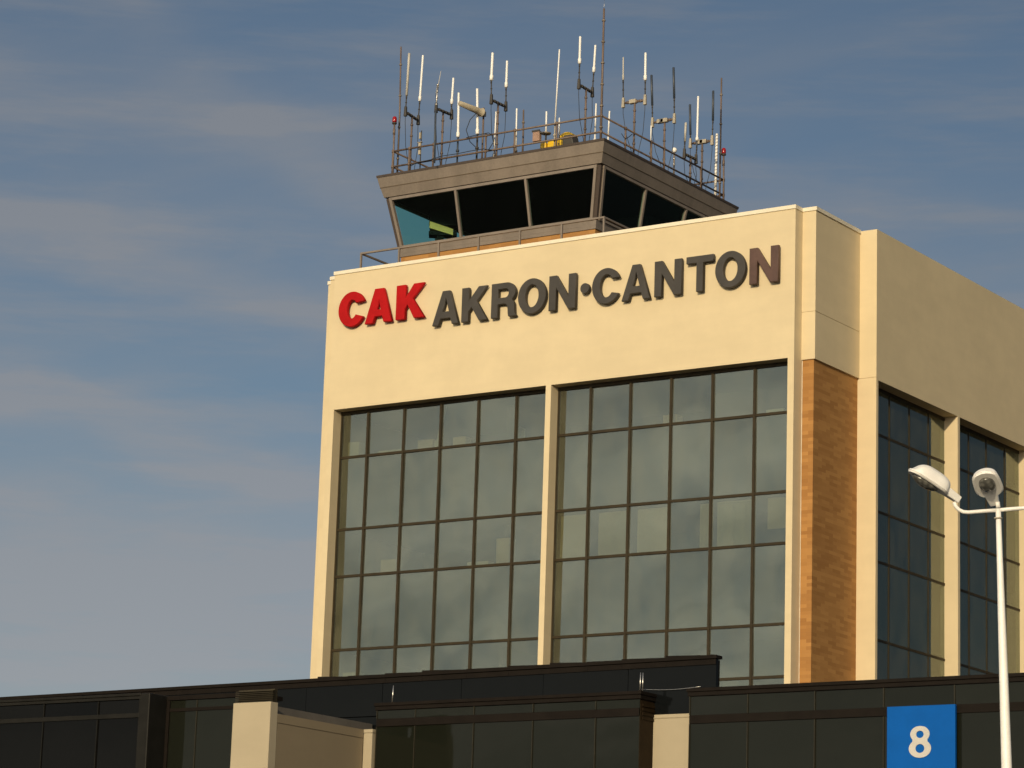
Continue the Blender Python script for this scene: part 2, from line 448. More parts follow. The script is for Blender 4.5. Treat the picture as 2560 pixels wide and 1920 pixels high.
def roller_shade(x0, x1, zb, label):
    s = thing('window_shade', label, 'shade', ((x0 + x1) / 2, G + .22, ROWS[2]), 'drawn shades on the middle floor')
    c = MB(); n = 14
    for i in range(n):
        a = x0 + (x1 - x0) * i / n; b = x0 + (x1 - x0) * (i + 1) / n
        k = .006 * math.sin(i * 1.3); l = .006 * math.sin((i + 1) * 1.3)
        c.hexa([(a, G + .20 + k, zb), (b, G + .20 + l, zb), (b, G + .20, ROWS[2] - .12), (a, G + .20, ROWS[2] - .12)],
               [(a, G + .204 + k, zb), (b, G + .204 + l, zb), (b, G + .204, ROWS[2] - .12), (a, G + .204, ROWS[2] - .12)])
    c.build('cloth', 'shade', s)
    r = MB(); r.tube([(x0 - .02, G + .22, ROWS[2] - .08), (x1 + .02, G + .22, ROWS[2] - .08)], .035); r.build('roller', 'bronze', s)
roller_shade(-8.6, -7.58, ROWS[3] + .03, 'drawn tan shade in the pane just right of the pier')
roller_shade(-7.2, -6.08, ROWS[3] + .03, 'drawn tan shade filling the second pane right of the pier')
roller_shade(-5.78, -4.62, ROWS[3] + .03, 'drawn tan shade filling the third pane right of the pier')
roller_shade(-3.55, -3.15, ROWS[3] + .03, 'narrow tan shade covering the right part of the fourth pane')
roller_shade(-1.2, -.25, ROWS[3] + .5, 'half lowered tan shade in the last pane by the corner')
vb = thing('vertical_blind', 'pale vertical vane blind in the fifth pane right of the pier', 'blind', (-2.35, G + .22, ROWS[2]))
hr = MB(); hr.box(-2.95, -1.68, G + .18, G + .26, ROWS[2] - .16, ROWS[2] - .11); hr.build('head_rail', 'slat', vb)
vv = MB()
for i in range(12):
    x = -2.9 + i * .105; a = random.uniform(.5, .9)
    dx, dy = .05 * math.cos(a), .05 * math.sin(a)
    vv.hexa([(x - dx, G + .22 - dy, ROWS[3] + .06), (x + dx, G + .22 + dy, ROWS[3] + .06), (x + dx, G + .22 + dy, ROWS[2] - .165), (x - dx, G + .22 - dy, ROWS[2] - .165)],
            [(x - dx, G + .223 - dy, ROWS[3] + .06), (x + dx, G + .223 + dy, ROWS[3] + .06), (x + dx, G + .223 + dy, ROWS[2] - .165), (x - dx, G + .223 - dy, ROWS[2] - .165)])
vv.build('vanes', 'slat', vb)

# ------------------------------------------------------------------ lettering
def ell(cx, cy, rx, ry, a0=0, a1=360, n=40):
    return [(cx + rx * math.cos(math.radians(a0 + (a1 - a0) * i / n)), cy + ry * math.sin(math.radians(a0 + (a1 - a0) * i / n))) for i in range(n + 1)]
def glyph(c, heavy=False):
    s = .315 if heavy else .265
    t = .24 if heavy else .185
    if c == 'A':
        f = .30 if heavy else .245
        return [[(0, 0), (.5 - f / 2 - .01, 1), (.5 + f / 2 + .01, 1), (1, 0), (1 - f, 0), (1 - f - .065, .19), (f + .065, .19), (f, 0)],
                [(f + .125, .385), (1 - f - .125, .385), (.5, .80 if not heavy else .70)]]
    if c == 'K':
        e = .33 if heavy else .29
        return [[(0, 0), (0, 1), (s, 1), (s, .60), (1 - e - .06, 1), (.97, 1), (.57, .585), (1, 0), (1 - e - .03, 0), (.385 if not heavy else .40, .41), (s, .29), (s, 0)]]
    if c == 'N':
        return [[(0, 0), (0, 1), (s + .01, 1), (1 - s, .36), (1 - s, 1), (1, 1), (1, 0), (1 - s - .01, 0), (s, .65), (s, 0)]]
    if c == 'T':
        return [[(.5 - s * .46, 0), (.5 - s * .46, .81), (0, .81), (0, 1), (1, 1), (1, .81), (.5 + s * .46, .81), (.5 + s * .46, 0)]]
    if c == 'O':
        return [ell(.5, .5, .5, .515)[:-1], ell(.5, .5, .5 - s * .98, .515 - t)[:-1]]
    if c == 'C':
        o = ell(.5, .5, .5, .515, 24, 331, 44); i = ell(.51, .5, .5 - s, .515 - t, 38, 322, 36)
        o = [(min(x, .985), y) for x, y in o]
        return [o + i[::-1]]
    if c == 'R':
        b = ell(.60, .715, .36, .285, 90, -52, 18)
        return [[(0, 0), (0, 1)] + b + [(.905, .40), (.925, .24), (.94, .08), (1.0, .03), (1.0, 0), (.70, 0), (.675, .10), (.66, .26), (.60, .365), (.50, .385), (s, .385), (s, 0)],
                [(s, .565), (s, .825)] + ell(.56, .695, .135, .13, 90, -90, 12)]
    if c == '.': return [ell(.5, .5, .5, .5, 0, 360, 24)[:-1]]
    if c == '8':
        L, R = [], []
        for k in range(61):
            y = 1 - k / 60.0
            w = 0
            for cy, ry, rx in ((.742, .258, .435), (.292, .292, .5)):
                q = 1 - ((y - cy) / ry) ** 2
                if q > 0: w = max(w, rx * q ** .5)
            if .42 < y < .62: w = max(w, .335)
            L.append((.5 - w, y)); R.append((.5 + w, y))
        return [L + R[::-1][1:-1], ell(.5, .735, .17, .115, n=28)[:-1], ell(.5, .293, .20, .14, n=28)[:-1]]
def letter(c, x0, x1, z0, z1, y_front, depth, mat, parent, heavy=False, name='letter', label=None, bev=.014):
    cu = bpy.data.curves.new('tmp', 'CURVE'); cu.dimensions = '2D'; cu.fill_mode = 'BOTH'
    w, h = x1 - x0, z1 - z0
    for ring in glyph(c, heavy):
        sp = cu.splines.new('POLY'); sp.points.add(len(ring) - 1); sp.use_cyclic_u = True
        for p, (a, b) in zip(sp.points, ring): p.co = (x0 + a * w, z0 + b * h, 0, 1)
    cu.extrude = depth / 2 - bev; cu.bevel_depth = bev; cu.bevel_resolution = 1; cu.offset = -bev
    t = bpy.data.objects.new('tmp', cu); COL.objects.link(t)
    dg = bpy.context.evaluated_depsgraph_get(); dg.update()
    me = bpy.data.meshes.new_from_object(t.evaluated_get(dg))
    bpy.data.objects.remove(t); bpy.data.curves.remove(cu)
    m = MB(); m.bm.from_mesh(me); bpy.data.meshes.remove(me)
    bmesh.ops.remove_doubles(m.bm, verts=m.bm.verts[:], dist=.0005)
    for v in m.bm.verts: v.co = Vector((v.co.x, y_front + depth / 2 - v.co.z, v.co.y))
    o = m.build(name, mat, parent)
    if label: o['label'] = label
    return o
rs = thing('red_lettering', 'three bold red letters raised on the cream wall beside the longer grey word', 'sign', (-15.4, -.05, 2.75))
for c, a, b in (('C', -17.13, -16.03), ('A', -16.02, -14.92), ('K', -14.76, -13.61)):
    letter(c, a, b, 2.75, 3.92, -.21, .14, 'red_letter', rs, True)
gs = thing('grey_lettering', 'long row of dark grey raised capitals on the cream wall with a brownish last letter', 'sign', (-6.9, -.05, 2.38))
for c, a, b in (('A', -13.27, -12.24), ('K', -12.12, -11.11), ('R', -10.96, -10.0), ('O', -9.93, -8.87), ('N', -8.75, -7.75), ('.', -7.57, -7.24),
                ('C', -7.13, -6.08), ('A', -6.03, -5.0), ('N', -4.84, -3.87), ('T', -3.70, -2.74), ('O', -2.67, -1.61), ('N', -1.47, -.47)):
    z0, z1 = (2.38, 3.52) if c != '.' else (2.80, 3.14)
    if c in 'OC': z0, z1 = 2.39, 3.52
    last = (c == 'N' and a > -2)
    letter(c, a, b, z0, z1, -.21, .14, 'brown_letter' if last else 'grey_letter', gs, label='faded brown last letter' if last else None)

# ------------------------------------------------------------------ control cab
XA, XB, YA, YB_ = -17.148, -9.203, 3.2, 10.949
cab = thing('control_cab', 'taupe metal control cab with slanted dark windows on the roof of the cream block', 'control tower', ((XA + XB) / 2, (YA + YB_) / 2, 3.8))
def ring(o, z): return [Vector((XA - o, YA - o, z)), Vector((XB + o, YA - o, z)), Vector((XB + o, YB_ + o, z)), Vector((XA - o, YB_ + o, z))]
def frus(m, o0, z0, o1, z1): m.hexa(ring(o0, z0), ring(o1, z1))
def off(z): return (z - 6.03) / (8.1022 - 6.03) * .4053
b = MB(); b.box(XA + .02, XB - .02, YA + .02, YB_ - .02, 3.8, 6.03); b.build('brick_base', 'brick', cab)
fa = MB(); frus(fa, .466, 8.119, .566, 8.452); frus(fa, .574, 8.456, .657, 8.805); fa.build('fascia', 'taupe', cab)
c = MB(); frus(c, .676, 8.806, .684, 8.886); c.build('roof_cap', 'taupe_dark', cab)
seam = MB()
for p, q in ((0, 1), (1, 2), (2, 3), (3, 0)):
    r = ring(.572, 8.455); seam.bar(r[p], r[q], .02, .02, Vector((0, 0, 1)))
seam.build('fascia_seam', 'joint', cab)
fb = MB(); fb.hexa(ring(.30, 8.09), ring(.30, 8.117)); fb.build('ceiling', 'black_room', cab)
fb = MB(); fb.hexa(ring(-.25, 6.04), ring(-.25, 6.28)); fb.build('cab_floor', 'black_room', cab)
si = MB()      # sill band, two lapped strips
for (o0, z0, o1, z1) in ((.02, 6.031, .035, 6.15), (.038, 6.152, .06, 6.33)):
    r0, r1 = ring(o0, z0), ring(o1, z1); i0, i1 = ring(o0 - .25, z0), ring(o1 - .25, z1)
    for p, q in ((0, 1), (1, 2), (2, 3), (3, 0)):
        si.hexa([r0[p], r0[q], i0[q], i0[p]], [r1[p], r1[q], i1[q], i1[p]])
si.build('sill_band', 'taupe', cab)
ZW0, ZW1 = 6.33, 8.085
zt_, zb_ = 8.0, 6.33
mf = [at(zc(967, 520), Y=YA - off(8.0)).x, at(zc(1572, 420), Y=YA - off(8.0)).x]
mb = [at(zc(1012, 985), Y=YA - off(6.4)).x, at(zc(1613, 880), Y=YA - off(6.4)).x]
ms = [at(zd(717, 710), X=XB + off(8.0)).y, at(zd(1055, 880), X=XB + off(8.0)).y]
def side_frame(k):
    """frame and panes of one of the four window walls; k = 0 front, 1 right, 2 back, 3 left"""
    def P(u, z, d=0.0):
        o = off(z) - d
        if k == 0: return Vector((XA - o + u * (XB - XA + 2 * o), YA - o, z))
        if k == 1: return Vector((XB + o, YA - o + u * (YB_ - YA + 2 * o), z))
        if k == 2: return Vector((XB + o - u * (XB - XA + 2 * o), YB_ + o, z))
        return Vector((XA - o, YB_ + o - u * (YB_ - YA + 2 * o), z))
    def uf(xt, z):
        o = off(z)
        return (xt - (XA - o)) / (XB - XA + 2 * o) if k == 0 else (xt - (YA - o)) / (YB_ - YA + 2 * o)
    if k == 0: us = [(uf(t, 8.0), uf(b_, 6.4)) for t, b_ in zip(mf, mb)]
    elif k == 1: us = [(uf(y, 8.0),) * 2 for y in ms]
    else: us = [(1 / 3, 1 / 3), (2 / 3, 2 / 3)]
    sd = Vector((1, 0, 0)) if k in (0, 2) else Vector((0, 1, 0))
    w = MB()
    w.bar(P(.0145, 8.045), P(.9855, 8.045), .10, .10, Vector((0, 0, 1)))
    w.bar(P(.0145, 6.37), P(.9855, 6.37), .075, .10, Vector((0, 0, 1)))
    for ut, ub in us: w.bar(P(ub, 6.40), P(ut, 8.0), .085, .11, sd)
    w.bar(P(.021, 6.335), P(.021, 8.09), .10, .12, sd); w.bar(P(.979, 6.335), P(.979, 8.09), .10, .12, sd)
    o = w.build('window', 'taupe', cab)
    e = [(.03, .03)] + us + [(.97, .97)]
    for i in range(len(e) - 1):
        g = MB()
        a = [P(e[i][1], 6.38, .02), P(e[i + 1][1], 6.38, .02), P(e[i + 1][0], 8.03, .02), P(e[i][0], 8.03, .02)]
        cc = [P(e[i][1], 6.38, .035), P(e[i + 1][1], 6.38, .035), P(e[i + 1][0], 8.03, .035), P(e[i][0], 8.03, .035)]
        g.hexa(a, cc); g.build('pane', 'cab_glass', o)
for k in range(4): side_frame(k)
for i in range(4):
    post = MB()
    p, q = ring(off(6.335) - .055, 6.335)[i], ring(off(8.09) - .055, 8.09)[i]
    post.bar(p, q, .13, .13)
    post.build('corner_post', 'taupe_dark', cab)
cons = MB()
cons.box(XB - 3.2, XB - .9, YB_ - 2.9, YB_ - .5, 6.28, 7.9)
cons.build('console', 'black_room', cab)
# monitor seen in the first pane
dpos = at(zc(828, 850), Y=4.45)
dp = thing('hanging_monitor', 'dark monitor with a yellow green lower edge behind the first cab pane', 'monitor', (dpos.x, 4.45, dpos.z - .7))
ax = Vector((.55, .82, 0)).normalized(); ay = Vector((.82, -.55, 0)).normalized()
def ob(m, u0, u1, v0, v1, z0, z1):
    f = lambda u, v, z: Vector((dpos.x, 4.45, dpos.z)) + ax * u + ay * v + Vector((0, 0, z))
    m.hexa([f(u0, v0, z0), f(u1, v0, z0), f(u1, v1, z0), f(u0, v1, z0)], [f(u0, v0, z1), f(u1, v0, z1), f(u1, v1, z1), f(u0, v1, z1)])
ax = Vector((.83, .55, 0)); ay = Vector((-.55, .83, 0))
MT['olive'] = paint('olive_plastic', (.72, .42, .13), .6, .1)
m = MB(); ob(m, -.38, .62, .0, .5, .06, .62); ob(m, -.38, .60, .03, .5, -.30, -.16); m.build('case', 'black_room', dp)
m = MB(); 
f = lambda u, v, z: Vector((dpos.x, 4.45, dpos.z)) + ax * u + ay * v + Vector((0, 0, z))
m.hexa([f(-.36, -.03, -.07), f(.47, -.03, -.31), f(.47, .45, -.31), f(-.36, .45, -.07)], [f(-.36, -.03, .17), f(.47, -.03, -.09), f(.47, .45, -.09), f(-.36, .45, .17)])
m.build('lit_edge', 'olive', dp)
m = MB(); ob(m, -.10, .14, .1, .3, -.9, -.301); m.build('stem', 'black_room', dp)

# walkway rail around the cab
RY = 1.9
rl0, rr0 = at(zc(150, 1085), Y=RY), at(zd(370, 950), Y=RY)
zr = (rl0.z + rr0.z) / 2; xl, xr = rl0.x, rr0.x; ybk = YB_ + 1.2
wr = thing('walkway_rail', 'low grey brown handrail along the walkway at the foot of the control cab', 'railing', ((xl + xr) / 2, RY, 3.8))
m = MB()
m.bar((xl - .03, RY, zr), (xr + .03, RY, zr), .06, .07, Vector((0, 0, 1))); m.bar((xl, RY + .035, zr), (xl, ybk, zr), .06, .06, Vector((0, 0, 1))); m.bar((xr, RY + .035, zr), (xr, ybk, zr), .06, .06, Vector((0, 0, 1)))
m.build('handrail', 'taupe', wr)
for px in (480, 820, 1163, 1518, 1878):
    x = at(zc(px, 1000), Y=RY).x
    m = MB(); m.bar((x, RY, 3.8), (x, RY, zr - .03), .06, .06); m.build('post', 'taupe', wr)
for x, y in ((xl, RY), (xr, RY), (xl, 4.6), (xr, 4.6), (xl, 7.4), (xr, 7.4), (xl, ybk), (xr, ybk)):
    m = MB(); m.bar((x, y, 3.8), (x, y, zr - .03), .06, .06); m.build('post', 'taupe', wr)

# ------------------------------------------------------------------ roof rail of the cab
RZ = 8.886
QY = 2.75; QX0, QX1 = -17.32, -8.80; QYB = 11.0; ZU, ZM = 9.76, 9.20
rr = thing('roof_rail', 'two bar brown pipe railing around the top of the control cab', 'railing', (QX0, QY, RZ))
m = MB()
for z in (ZU, ZM):
    m.tube([(QX0, QY, z), (QX1, QY, z)], .033); m.tube([(QX1, QY, z), (QX1, QYB, z)], .033)
    m.tube([(QX0, QY, z), (QX0, QYB, z)], .033); m.tube([(QX0, QYB, z), (QX1, QYB, z)], .033)
m.build('pipe_rail', 'rail', rr)
pp = [(QX0, QY), (QX1, QY), (QX1, QYB), (QX0, QYB)]
for a, b_ in ((490, 1450), (728, 1410), (1530, 1280), (1945, 1230)): pp.append((at(za(a, b_), Y=QY).x, QY))
pp += [(at(za(1245, 1330), Y=QY).x, QY)]
for a, b_ in ((885, 1290), (1140, 1400), (1268, 1490)): pp.append((QX1, at(zb(a, b_), X=QX1).y))
pp += [(QX1, at(zd(1180, 550), X=QX1).y), (QX0, 5.5), (QX0, 8.2), (-14.5, QYB), (-11.6, QYB)]
for x, y in pp:
    m = MB(); m.tube([(x, y, RZ - .01), (x, y, ZU + .02)], .033); m.tube([(x, y, RZ - .01), (x, y, RZ + .03)], .07)
    for z in (ZU, ZM): m.tube([(x - .001, y, z - .05), (x, y, z + .05)], .048)
    m.build('post', 'rail', rr)

# ------------------------------------------------------------------ antennas
def pt_(p, Y=None, X=None): return at(p, X=X, Y=Y)
def sag(a, b_, s, n=10):
    a, b_ = Vector(a), Vector(b_)
    return [a.lerp(b_, i / n) + Vector((0, 0, -s * math.sin(PI * i / n))) for i in range(n + 1)]
def element(t, top, mid, low, mat, r=.03, collar=True, low_mat='charcoal', bracket='charcoal', bl=.36, bw=.052):
    """one upright whip with its lower pipe and end bracket"""
    r *= 1.28
    d = (top - mid).normalized()
    m = MB()
    if collar:
        m.lathe(mid, [(0, r * .8), (.015, r * 1.5), (.17, r * 1.55), (.20, r * 1.05), ((top - mid).length - .01, r), ((top - mid).length, r * .6)], 12, d)
    else:
        m.lathe(mid, [(0, r), ((top - mid).length - .01, r), ((top - mid).length, r * .6)], 12, d)
    m.build('whip', mat, t)
    m = MB(); m.tube([low, mid], .022, 8); m.tube([mid - d * .10, mid - d * .0], .028, 8); m.tube([low.lerp(mid, .55), low.lerp(mid, .6)], .034, 8)
    m.build('pipe', low_mat, t)
    m = MB(); m.hexa([low + Vector((x, y, -bl * .45)) for x, y in ((-bw, -bw), (bw, -bw), (bw, bw), (-bw, bw))], [low + Vector((x * .75, y * .75, bl * .55)) for x, y in ((-bw, -bw), (bw, -bw), (bw, bw), (-bw, bw))])
    m.build('bracket', bracket, t, .012)
def dual(label, L, R, mast_x, my, conv, yl, yr, mats=('white', 'white'), rad=(.03, .03), low=('charcoal', 'charcoal'), br='charcoal', arm='charcoal', mast='mast', collars=(True, True), cables=True, group='paired whip antennas on the cab roof', midbox=None):
    l = [at(conv(*p), Y=yl) for p in L]; r = [at(conv(*p), Y=yr) for p in R]
    c = l[2].lerp(r[2], .5)
    mx = mast_x if mast_x is not None else c.x
    t = thing('paired_antenna', label, 'antenna', (mx, my, RZ), group)
    element(t, *l, mats[0], rad[0], collars[0], low[0], br); element(t, *r, mats[1], rad[1], collars[1], low[1], br)
    m = MB(); m.tube([l[2], r[2]], .038, 8)
    for f in (.22, .42, .62, .8): 
        p = l[2].lerp(r[2], f); d = (r[2] - l[2]).normalized(); m.tube([p - d * .05, p + d * .05], .056, 8)
    m.build('crossarm', arm, t)
    if midbox:
        for f in midbox:
            p = l[2].lerp(r[2], f); m = MB(); m.box(p.x - .13, p.x + .13, p.y - .07, p.y + .07, p.z - .06, p.z + .08); m.build('clamp_plate', 'galv', t, .01)
    top = Vector((mx, my, c.z + .03))
    m = MB(); m.tube([(mx, my, RZ), top], .034, 10)
    for z in (RZ + .02, RZ + .5, c.z - .35, c.z - .75): m.tube([(mx, my, z), (mx, my, z + .06)], .05, 10)
    m.build('mast', mast, t)
    if cables:
        for e, s in ((l, -1), (r, 1)):
            m = MB(); b_ = Vector((mx + .12 * s, my + .1, RZ + .02))
            m.tube([e[2] - Vector((0, 0, .12)), e[2] - Vector((0, 0, .35)), e[2].lerp(b_, .5) + Vector((.06 * s, 0, -.1)), b_ + Vector((0, 0, .2)), b_], .011, 6)
            m.build('cable', 'cable', t)
    return t
def mastx(conv, p, Y): return at(conv(*p), Y=Y).x
yF = QY + .06
dual('paired antenna nearest the left red beacon, one grey and one white whip', [(487, 525), (460, 945), (450, 1105)], [(622, 545), (590, 1000), (575, 1190)], mastx(za, (505, 1400), yF), yF, za, yF - .52, yF + .52, mats=('offwhite', 'white'), collars=(False, True), rad=(.034, .028))
dual('paired antenna with a clamped thin needle on its left and a short white whip', [(772, 830), (757, 925), (752, 1070)], [(923, 768), (905, 1030), (905, 1135)], mastx(za, (812, 1350), yF), yF, za, yF - .55, yF + .55, mats=('offwhite', 'white'), collars=(False, True), rad=(.03, .028))
dual('paired antenna with two white whips standing behind the beige radome tube', [(1310, 520), (1297, 795), (1297, 985)], [(1453, 600), (1443, 865), (1440, 1055)], mastx(za, (1355, 1300), yF), yF, za, yF - .55, yF + .55, rad=(.034, .03))
dual('highest paired antenna with two white whips, just left of the tall brown mast', [(437, 360), (430, 630), (424, 835)], [(587, 445), (570, 715), (557, 915)], mastx(zb, (488, 1150), yF), yF, zb, yF - .55, yF + .55, rad=(.03, .028))
def sideY(p): return at(zb(*p), X=QX1 - .06).y
y5 = sideY((968, 1330))
dual('paired antenna with one clear and one white whip right of the tall brown mast', [(862, 565), (861, 790), (862, 1020)], [(1082, 520), (1079, 795), (1077, 990)], QX1 - .06, y5, zb, y5, y5, mats=('offwhite', 'white'), rad=(.018, .03), br='galv', arm='mast', midbox=(.45,))
y6 = sideY((1265, 1480))
dual('paired antenna with two dark blue whips halfway along the right roof rail', [(1140, 740), (1148, 1040), (1150, 1215)], [(1358, 665), (1365, 970), (1366, 1175)], QX1 - .06, y6, zb, y6, y6, mats=('navy', 'navy'), collars=(False, False), rad=(.032, .032), br='galv', arm='mast', midbox=(.38, .55))
y7 = sideY((1638, 1640))
t7 = dual('antenna trio with a white whip between two dark blue ones at the right', [(1520, 1030), (1525, 1330), (1525, 1420)], [(1750, 895), (1747, 1190), (1740, 1390)], QX1 - .06, y7, zb, y7, y7, mats=('navy', 'navy'), collars=(False, False), rad=(.032, .032), br='galv', arm='mast', midbox=(.45, .6))
p0, p1 = at(zb(1602, 950), Y=y7 - .1), at(zb(1590, 1390), Y=y7 - .1)
m = MB(); m.lathe(p1, [(0, .06), (.1, .06), (.14, .036), ((p0 - p1).length - .01, .034), ((p0 - p1).length, .02)], 12, (p0 - p1).normalized()); m.build('whip', 'white', t7)
y8 = sideY((1525, 1600))
dual('low paired antenna with a short beige whip left of the blue and white trio', [(1480, 1210), (1470, 1400), (1465, 1520)], [(1589, 1400), (1587, 1460), (1580, 1575)], QX1 - .06, y8, zb, y8 - .55, y8 + .55, mats=('offwhite', 'navy'), collars=(False, False), rad=(.032, .02))

def single(name, label, conv, top, mid, Y, mat, r, base_mat='mast', thin=None, collar=True, group='single whip antennas on the cab roof', cat='antenna'):
    """white whip from top to mid with its support pipe running down to the roof"""
    a, b_ = at(conv(*top), Y=Y), at(conv(*mid), Y=Y)
    t = thing(name, label, cat, (b_.x, Y, RZ), group)
    d = (a - b_).normalized(); L = (a - b_).length
    m = MB()
    prof = [(0, r), (L - .01, r), (L, r * .5)]
    r *= 1.28
    if collar: prof = [(0, r * 1.2), (.02, r * 1.6), (.16, r * 1.6), (.2, r * 1.05), (L - .01, r), (L, r * .5)]
    m.lathe(b_, prof, 12, d); m.build('whip', mat, t)
    if b_.z - RZ > .05:
        m = MB(); m.tube([(b_.x, Y, RZ - .005), b_], max(.02, r * .8), 10); m.tube([(b_.x, Y, RZ), (b_.x, Y, RZ + .05)], .06, 10)
        zc_ = (RZ + b_.z) / 2; m.tube([(b_.x, Y, zc_), (b_.x, Y, zc_ + .07)], r * 1.5, 10); m.build('support_pipe', base_mat, t)
    return t
single('whip_antenna', 'white whip on a dark blue pipe beside the left end of the radome', za, (975, 915), (968, 1355), 2.9, 'white', .030, 'navy')
single('whip_antenna', 'white whip behind the bracket end of the beige radome', za, (1158, 875), (1160, 1325), 3.0, 'white', .032, 'charcoal')
single('whip_antenna', 'white whip rising beside the mast of the antenna past the radome', za, (1345, 1100), (1325, 1490), 3.0, 'white', .026, 'steel', collar=False)
single('whip_antenna', 'plain white whip left of the short dark pole on the front rail', za, (1548, 1070), (1541, 1440), 3.1, 'white', .027, 'mast_grey', collar=False)
t = single('whip_antenna', 'short white whip on a round base plate left of the yellow machine', za, (1842, 1100), (1837, 1310), 3.6, 'white', .03, 'charcoal', collar=False)
q = at(za(1837, 1325), Y=3.6); m = MB(); m.lathe(q, [(-.02, .03), (0, .16), (.04, .18), (.07, .05)], 18); m.build('base_plate', 'mast_grey', t)
single('whip_antenna', 'tall slender white whip clamped to the front rail above the yellow machine', za, (1970, 487), (1926, 1215), 2.85, 'white', .024, 'galv', collar=False)
single('whip_antenna', 'stub of white whip just right of the tall slender whip', za, (1970, 1163), (1968, 1335), 3.4, 'white', .028, 'mast_grey', collar=False)
single('whip_antenna', 'white whip just left of the foot of the tall brown mast', zb, (594, 1022), (583, 1330), 3.3, 'white', .028, 'white', collar=False)
single('whip_antenna', 'leaning white whip just right of the foot of the tall brown mast', zb, (727, 1095), (713, 1345), 3.9, 'white', .028, 'white', collar=False)
y9 = sideY((1135, 1410))
single('whip_antenna', 'white whip hidden under the left arm of the dark blue pair', zb, (1137, 1240), (1134, 1390), y9, 'white', .022, 'mast_grey', collar=False)
# spiral white post at the far right
yw = at(zd(1305, 600), X=QX1 - .25).y
a, b_ = at(zd(1315, 250), Y=yw), at(zd(1300, 755), Y=yw)
t = thing('spiral_antenna', 'thick whitish post with spiral ribs next to the rear right mast', 'antenna', (b_.x, yw, RZ))
m = MB(); m.tube([(b_.x, yw, RZ), a], .045, 12); m.build('post', 'white', t)
m = MB(); H = a.z - RZ; n = 160
m.tube([Vector((b_.x, yw, RZ)).lerp(a, i / n) + Vector((math.cos(i * .8) * .05, math.sin(i * .8) * .05, 0)) for i in range(n + 1)], .012, 5); m.build('spiral_rib', 'galv', t)
# needle clamp and blue pole of the second pair
a, b_ = at(za(800, 700), Y=yF - .6), at(za(775, 830), Y=yF - .6)
t = thing('needle_antenna', 'thin pale needle antenna strapped to a dark blue pole', 'antenna', (at(za(735, 1600), Y=yF - .6).x, yF - .6, RZ))
m = MB(); m.tube([b_ - (a - b_) * .6, a], [.016, .008], 8); m.build('needle', 'offwhite', t)
e = at(za(736, 1560), Y=yF - .6)
m = MB(); m.tube([(e.x, yF - .6, RZ), at(za(747, 1090), Y=yF - .6)], .036, 10); m.build('pole', 'navy', t)
m = MB(); m.tube([at(za(750, 1090), Y=yF - .6), at(za(768, 835), Y=yF - .6)], .026, 8)
for f in (.2, .45, .7, .95):
    p = at(za(750 + 18 * f, 1090 - 255 * f), Y=yF - .6); m.tube([p, p + Vector((0, 0, .06))], .04, 8)
m.build('clamp', 'steel', t)

def pole(name, label, conv, top, bot, Y, r, mat, tip=None, rings=5, cat='mast', group=None):
    a, b_ = at(conv(*top), Y=Y), at(conv(*bot), Y=Y)
    t = thing(name, label, cat, (b_.x, Y, RZ), group)
    m = MB(); m.tube([(b_.x, Y, RZ), (b_.x, Y, RZ).__class__((b_.x, Y, (RZ + a.z) / 2)), (a.x, Y, a.z)], [r, r * .92, r * .8], 10); m.build('pole', mat, t)
    m = MB()
    for i in range(rings):
        z = RZ + (a.z - RZ) * ((i + .6) / (rings + .2)); x = b_.x + (a.x - b_.x) * max(0, (z - (RZ + a.z) / 2) / ((a.z - RZ) / 2))
        m.tube([(x, Y, z), (x, Y, z + .05)], r * 1.45, 10)
    m.build('band', 'mast_grey', t)
    if tip:
        q = at(conv(*tip), Y=Y); m = MB(); m.tube([(a.x, Y, a.z - .05), (q.x, Y, q.z)], [.008, .004], 6); m.build('tip', 'steel', t)
    return t
pole('lightning_mast', 'slim dark brown mast beside the left red beacon', za, (405, 462), (372, 1600), QY + .35, .034, 'mast', rings=4, group='lightning masts on the cab roof')
pole('lightning_mast', 'tallest brown mast with steel bands at the front corner of the roof rail', zb, (672, 85), (640, 1340), QY, .042, 'mast', tip=(675, 0), rings=6, group='lightning masts on the cab roof')
yv = at(zd(1335, 700), X=QX1).y
pole('lightning_mast', 'slim brown mast at the rear right corner beside the spiral post', zb, (1832, 770), (1818, 1640), yv, .036, 'mast', rings=4, group='lightning masts on the cab roof')
pole('short_pole', 'short dark pole standing alone on the front roof edge', za, (1615, 1085), (1607, 1460), 3.2, .034, 'mast', rings=2, cat='pole')
def beacon(label, conv, lamp, low, Y):
    p, q = at(conv(*lamp), Y=Y), at(conv(*low), Y=Y)
    t = thing('red_beacon', label, 'beacon', (q.x, Y, RZ), 'red obstruction beacons')
    m = MB(); m.tube([(q.x, Y, RZ), (p.x, Y, p.z - .16)], .032, 10); m.tube([(p.x, Y, p.z - .55), (p.x, Y, p.z - .35)], .046, 10); m.build('post', 'rail', t)
    m = MB(); m.lathe((p.x, Y, p.z - .18), [(0, .05), (.02, .085), (.06, .085), (.07, .06)]); m.build('socket', 'charcoal', t)
    m = MB(); m.lathe((p.x, Y, p.z - .11), [(0, .072), (.04, .082), (.15, .080), (.20, .06), (.225, .02)]); m.build('red_lens', 'red', t)
beacon('red beacon on a brown post at the left front corner of the roof', za, (342, 1180), (330, 1600), QY)
beacon('red beacon on a thin post behind the rear right mast', zd, (1372, 393), (1372, 770), yv + .25)

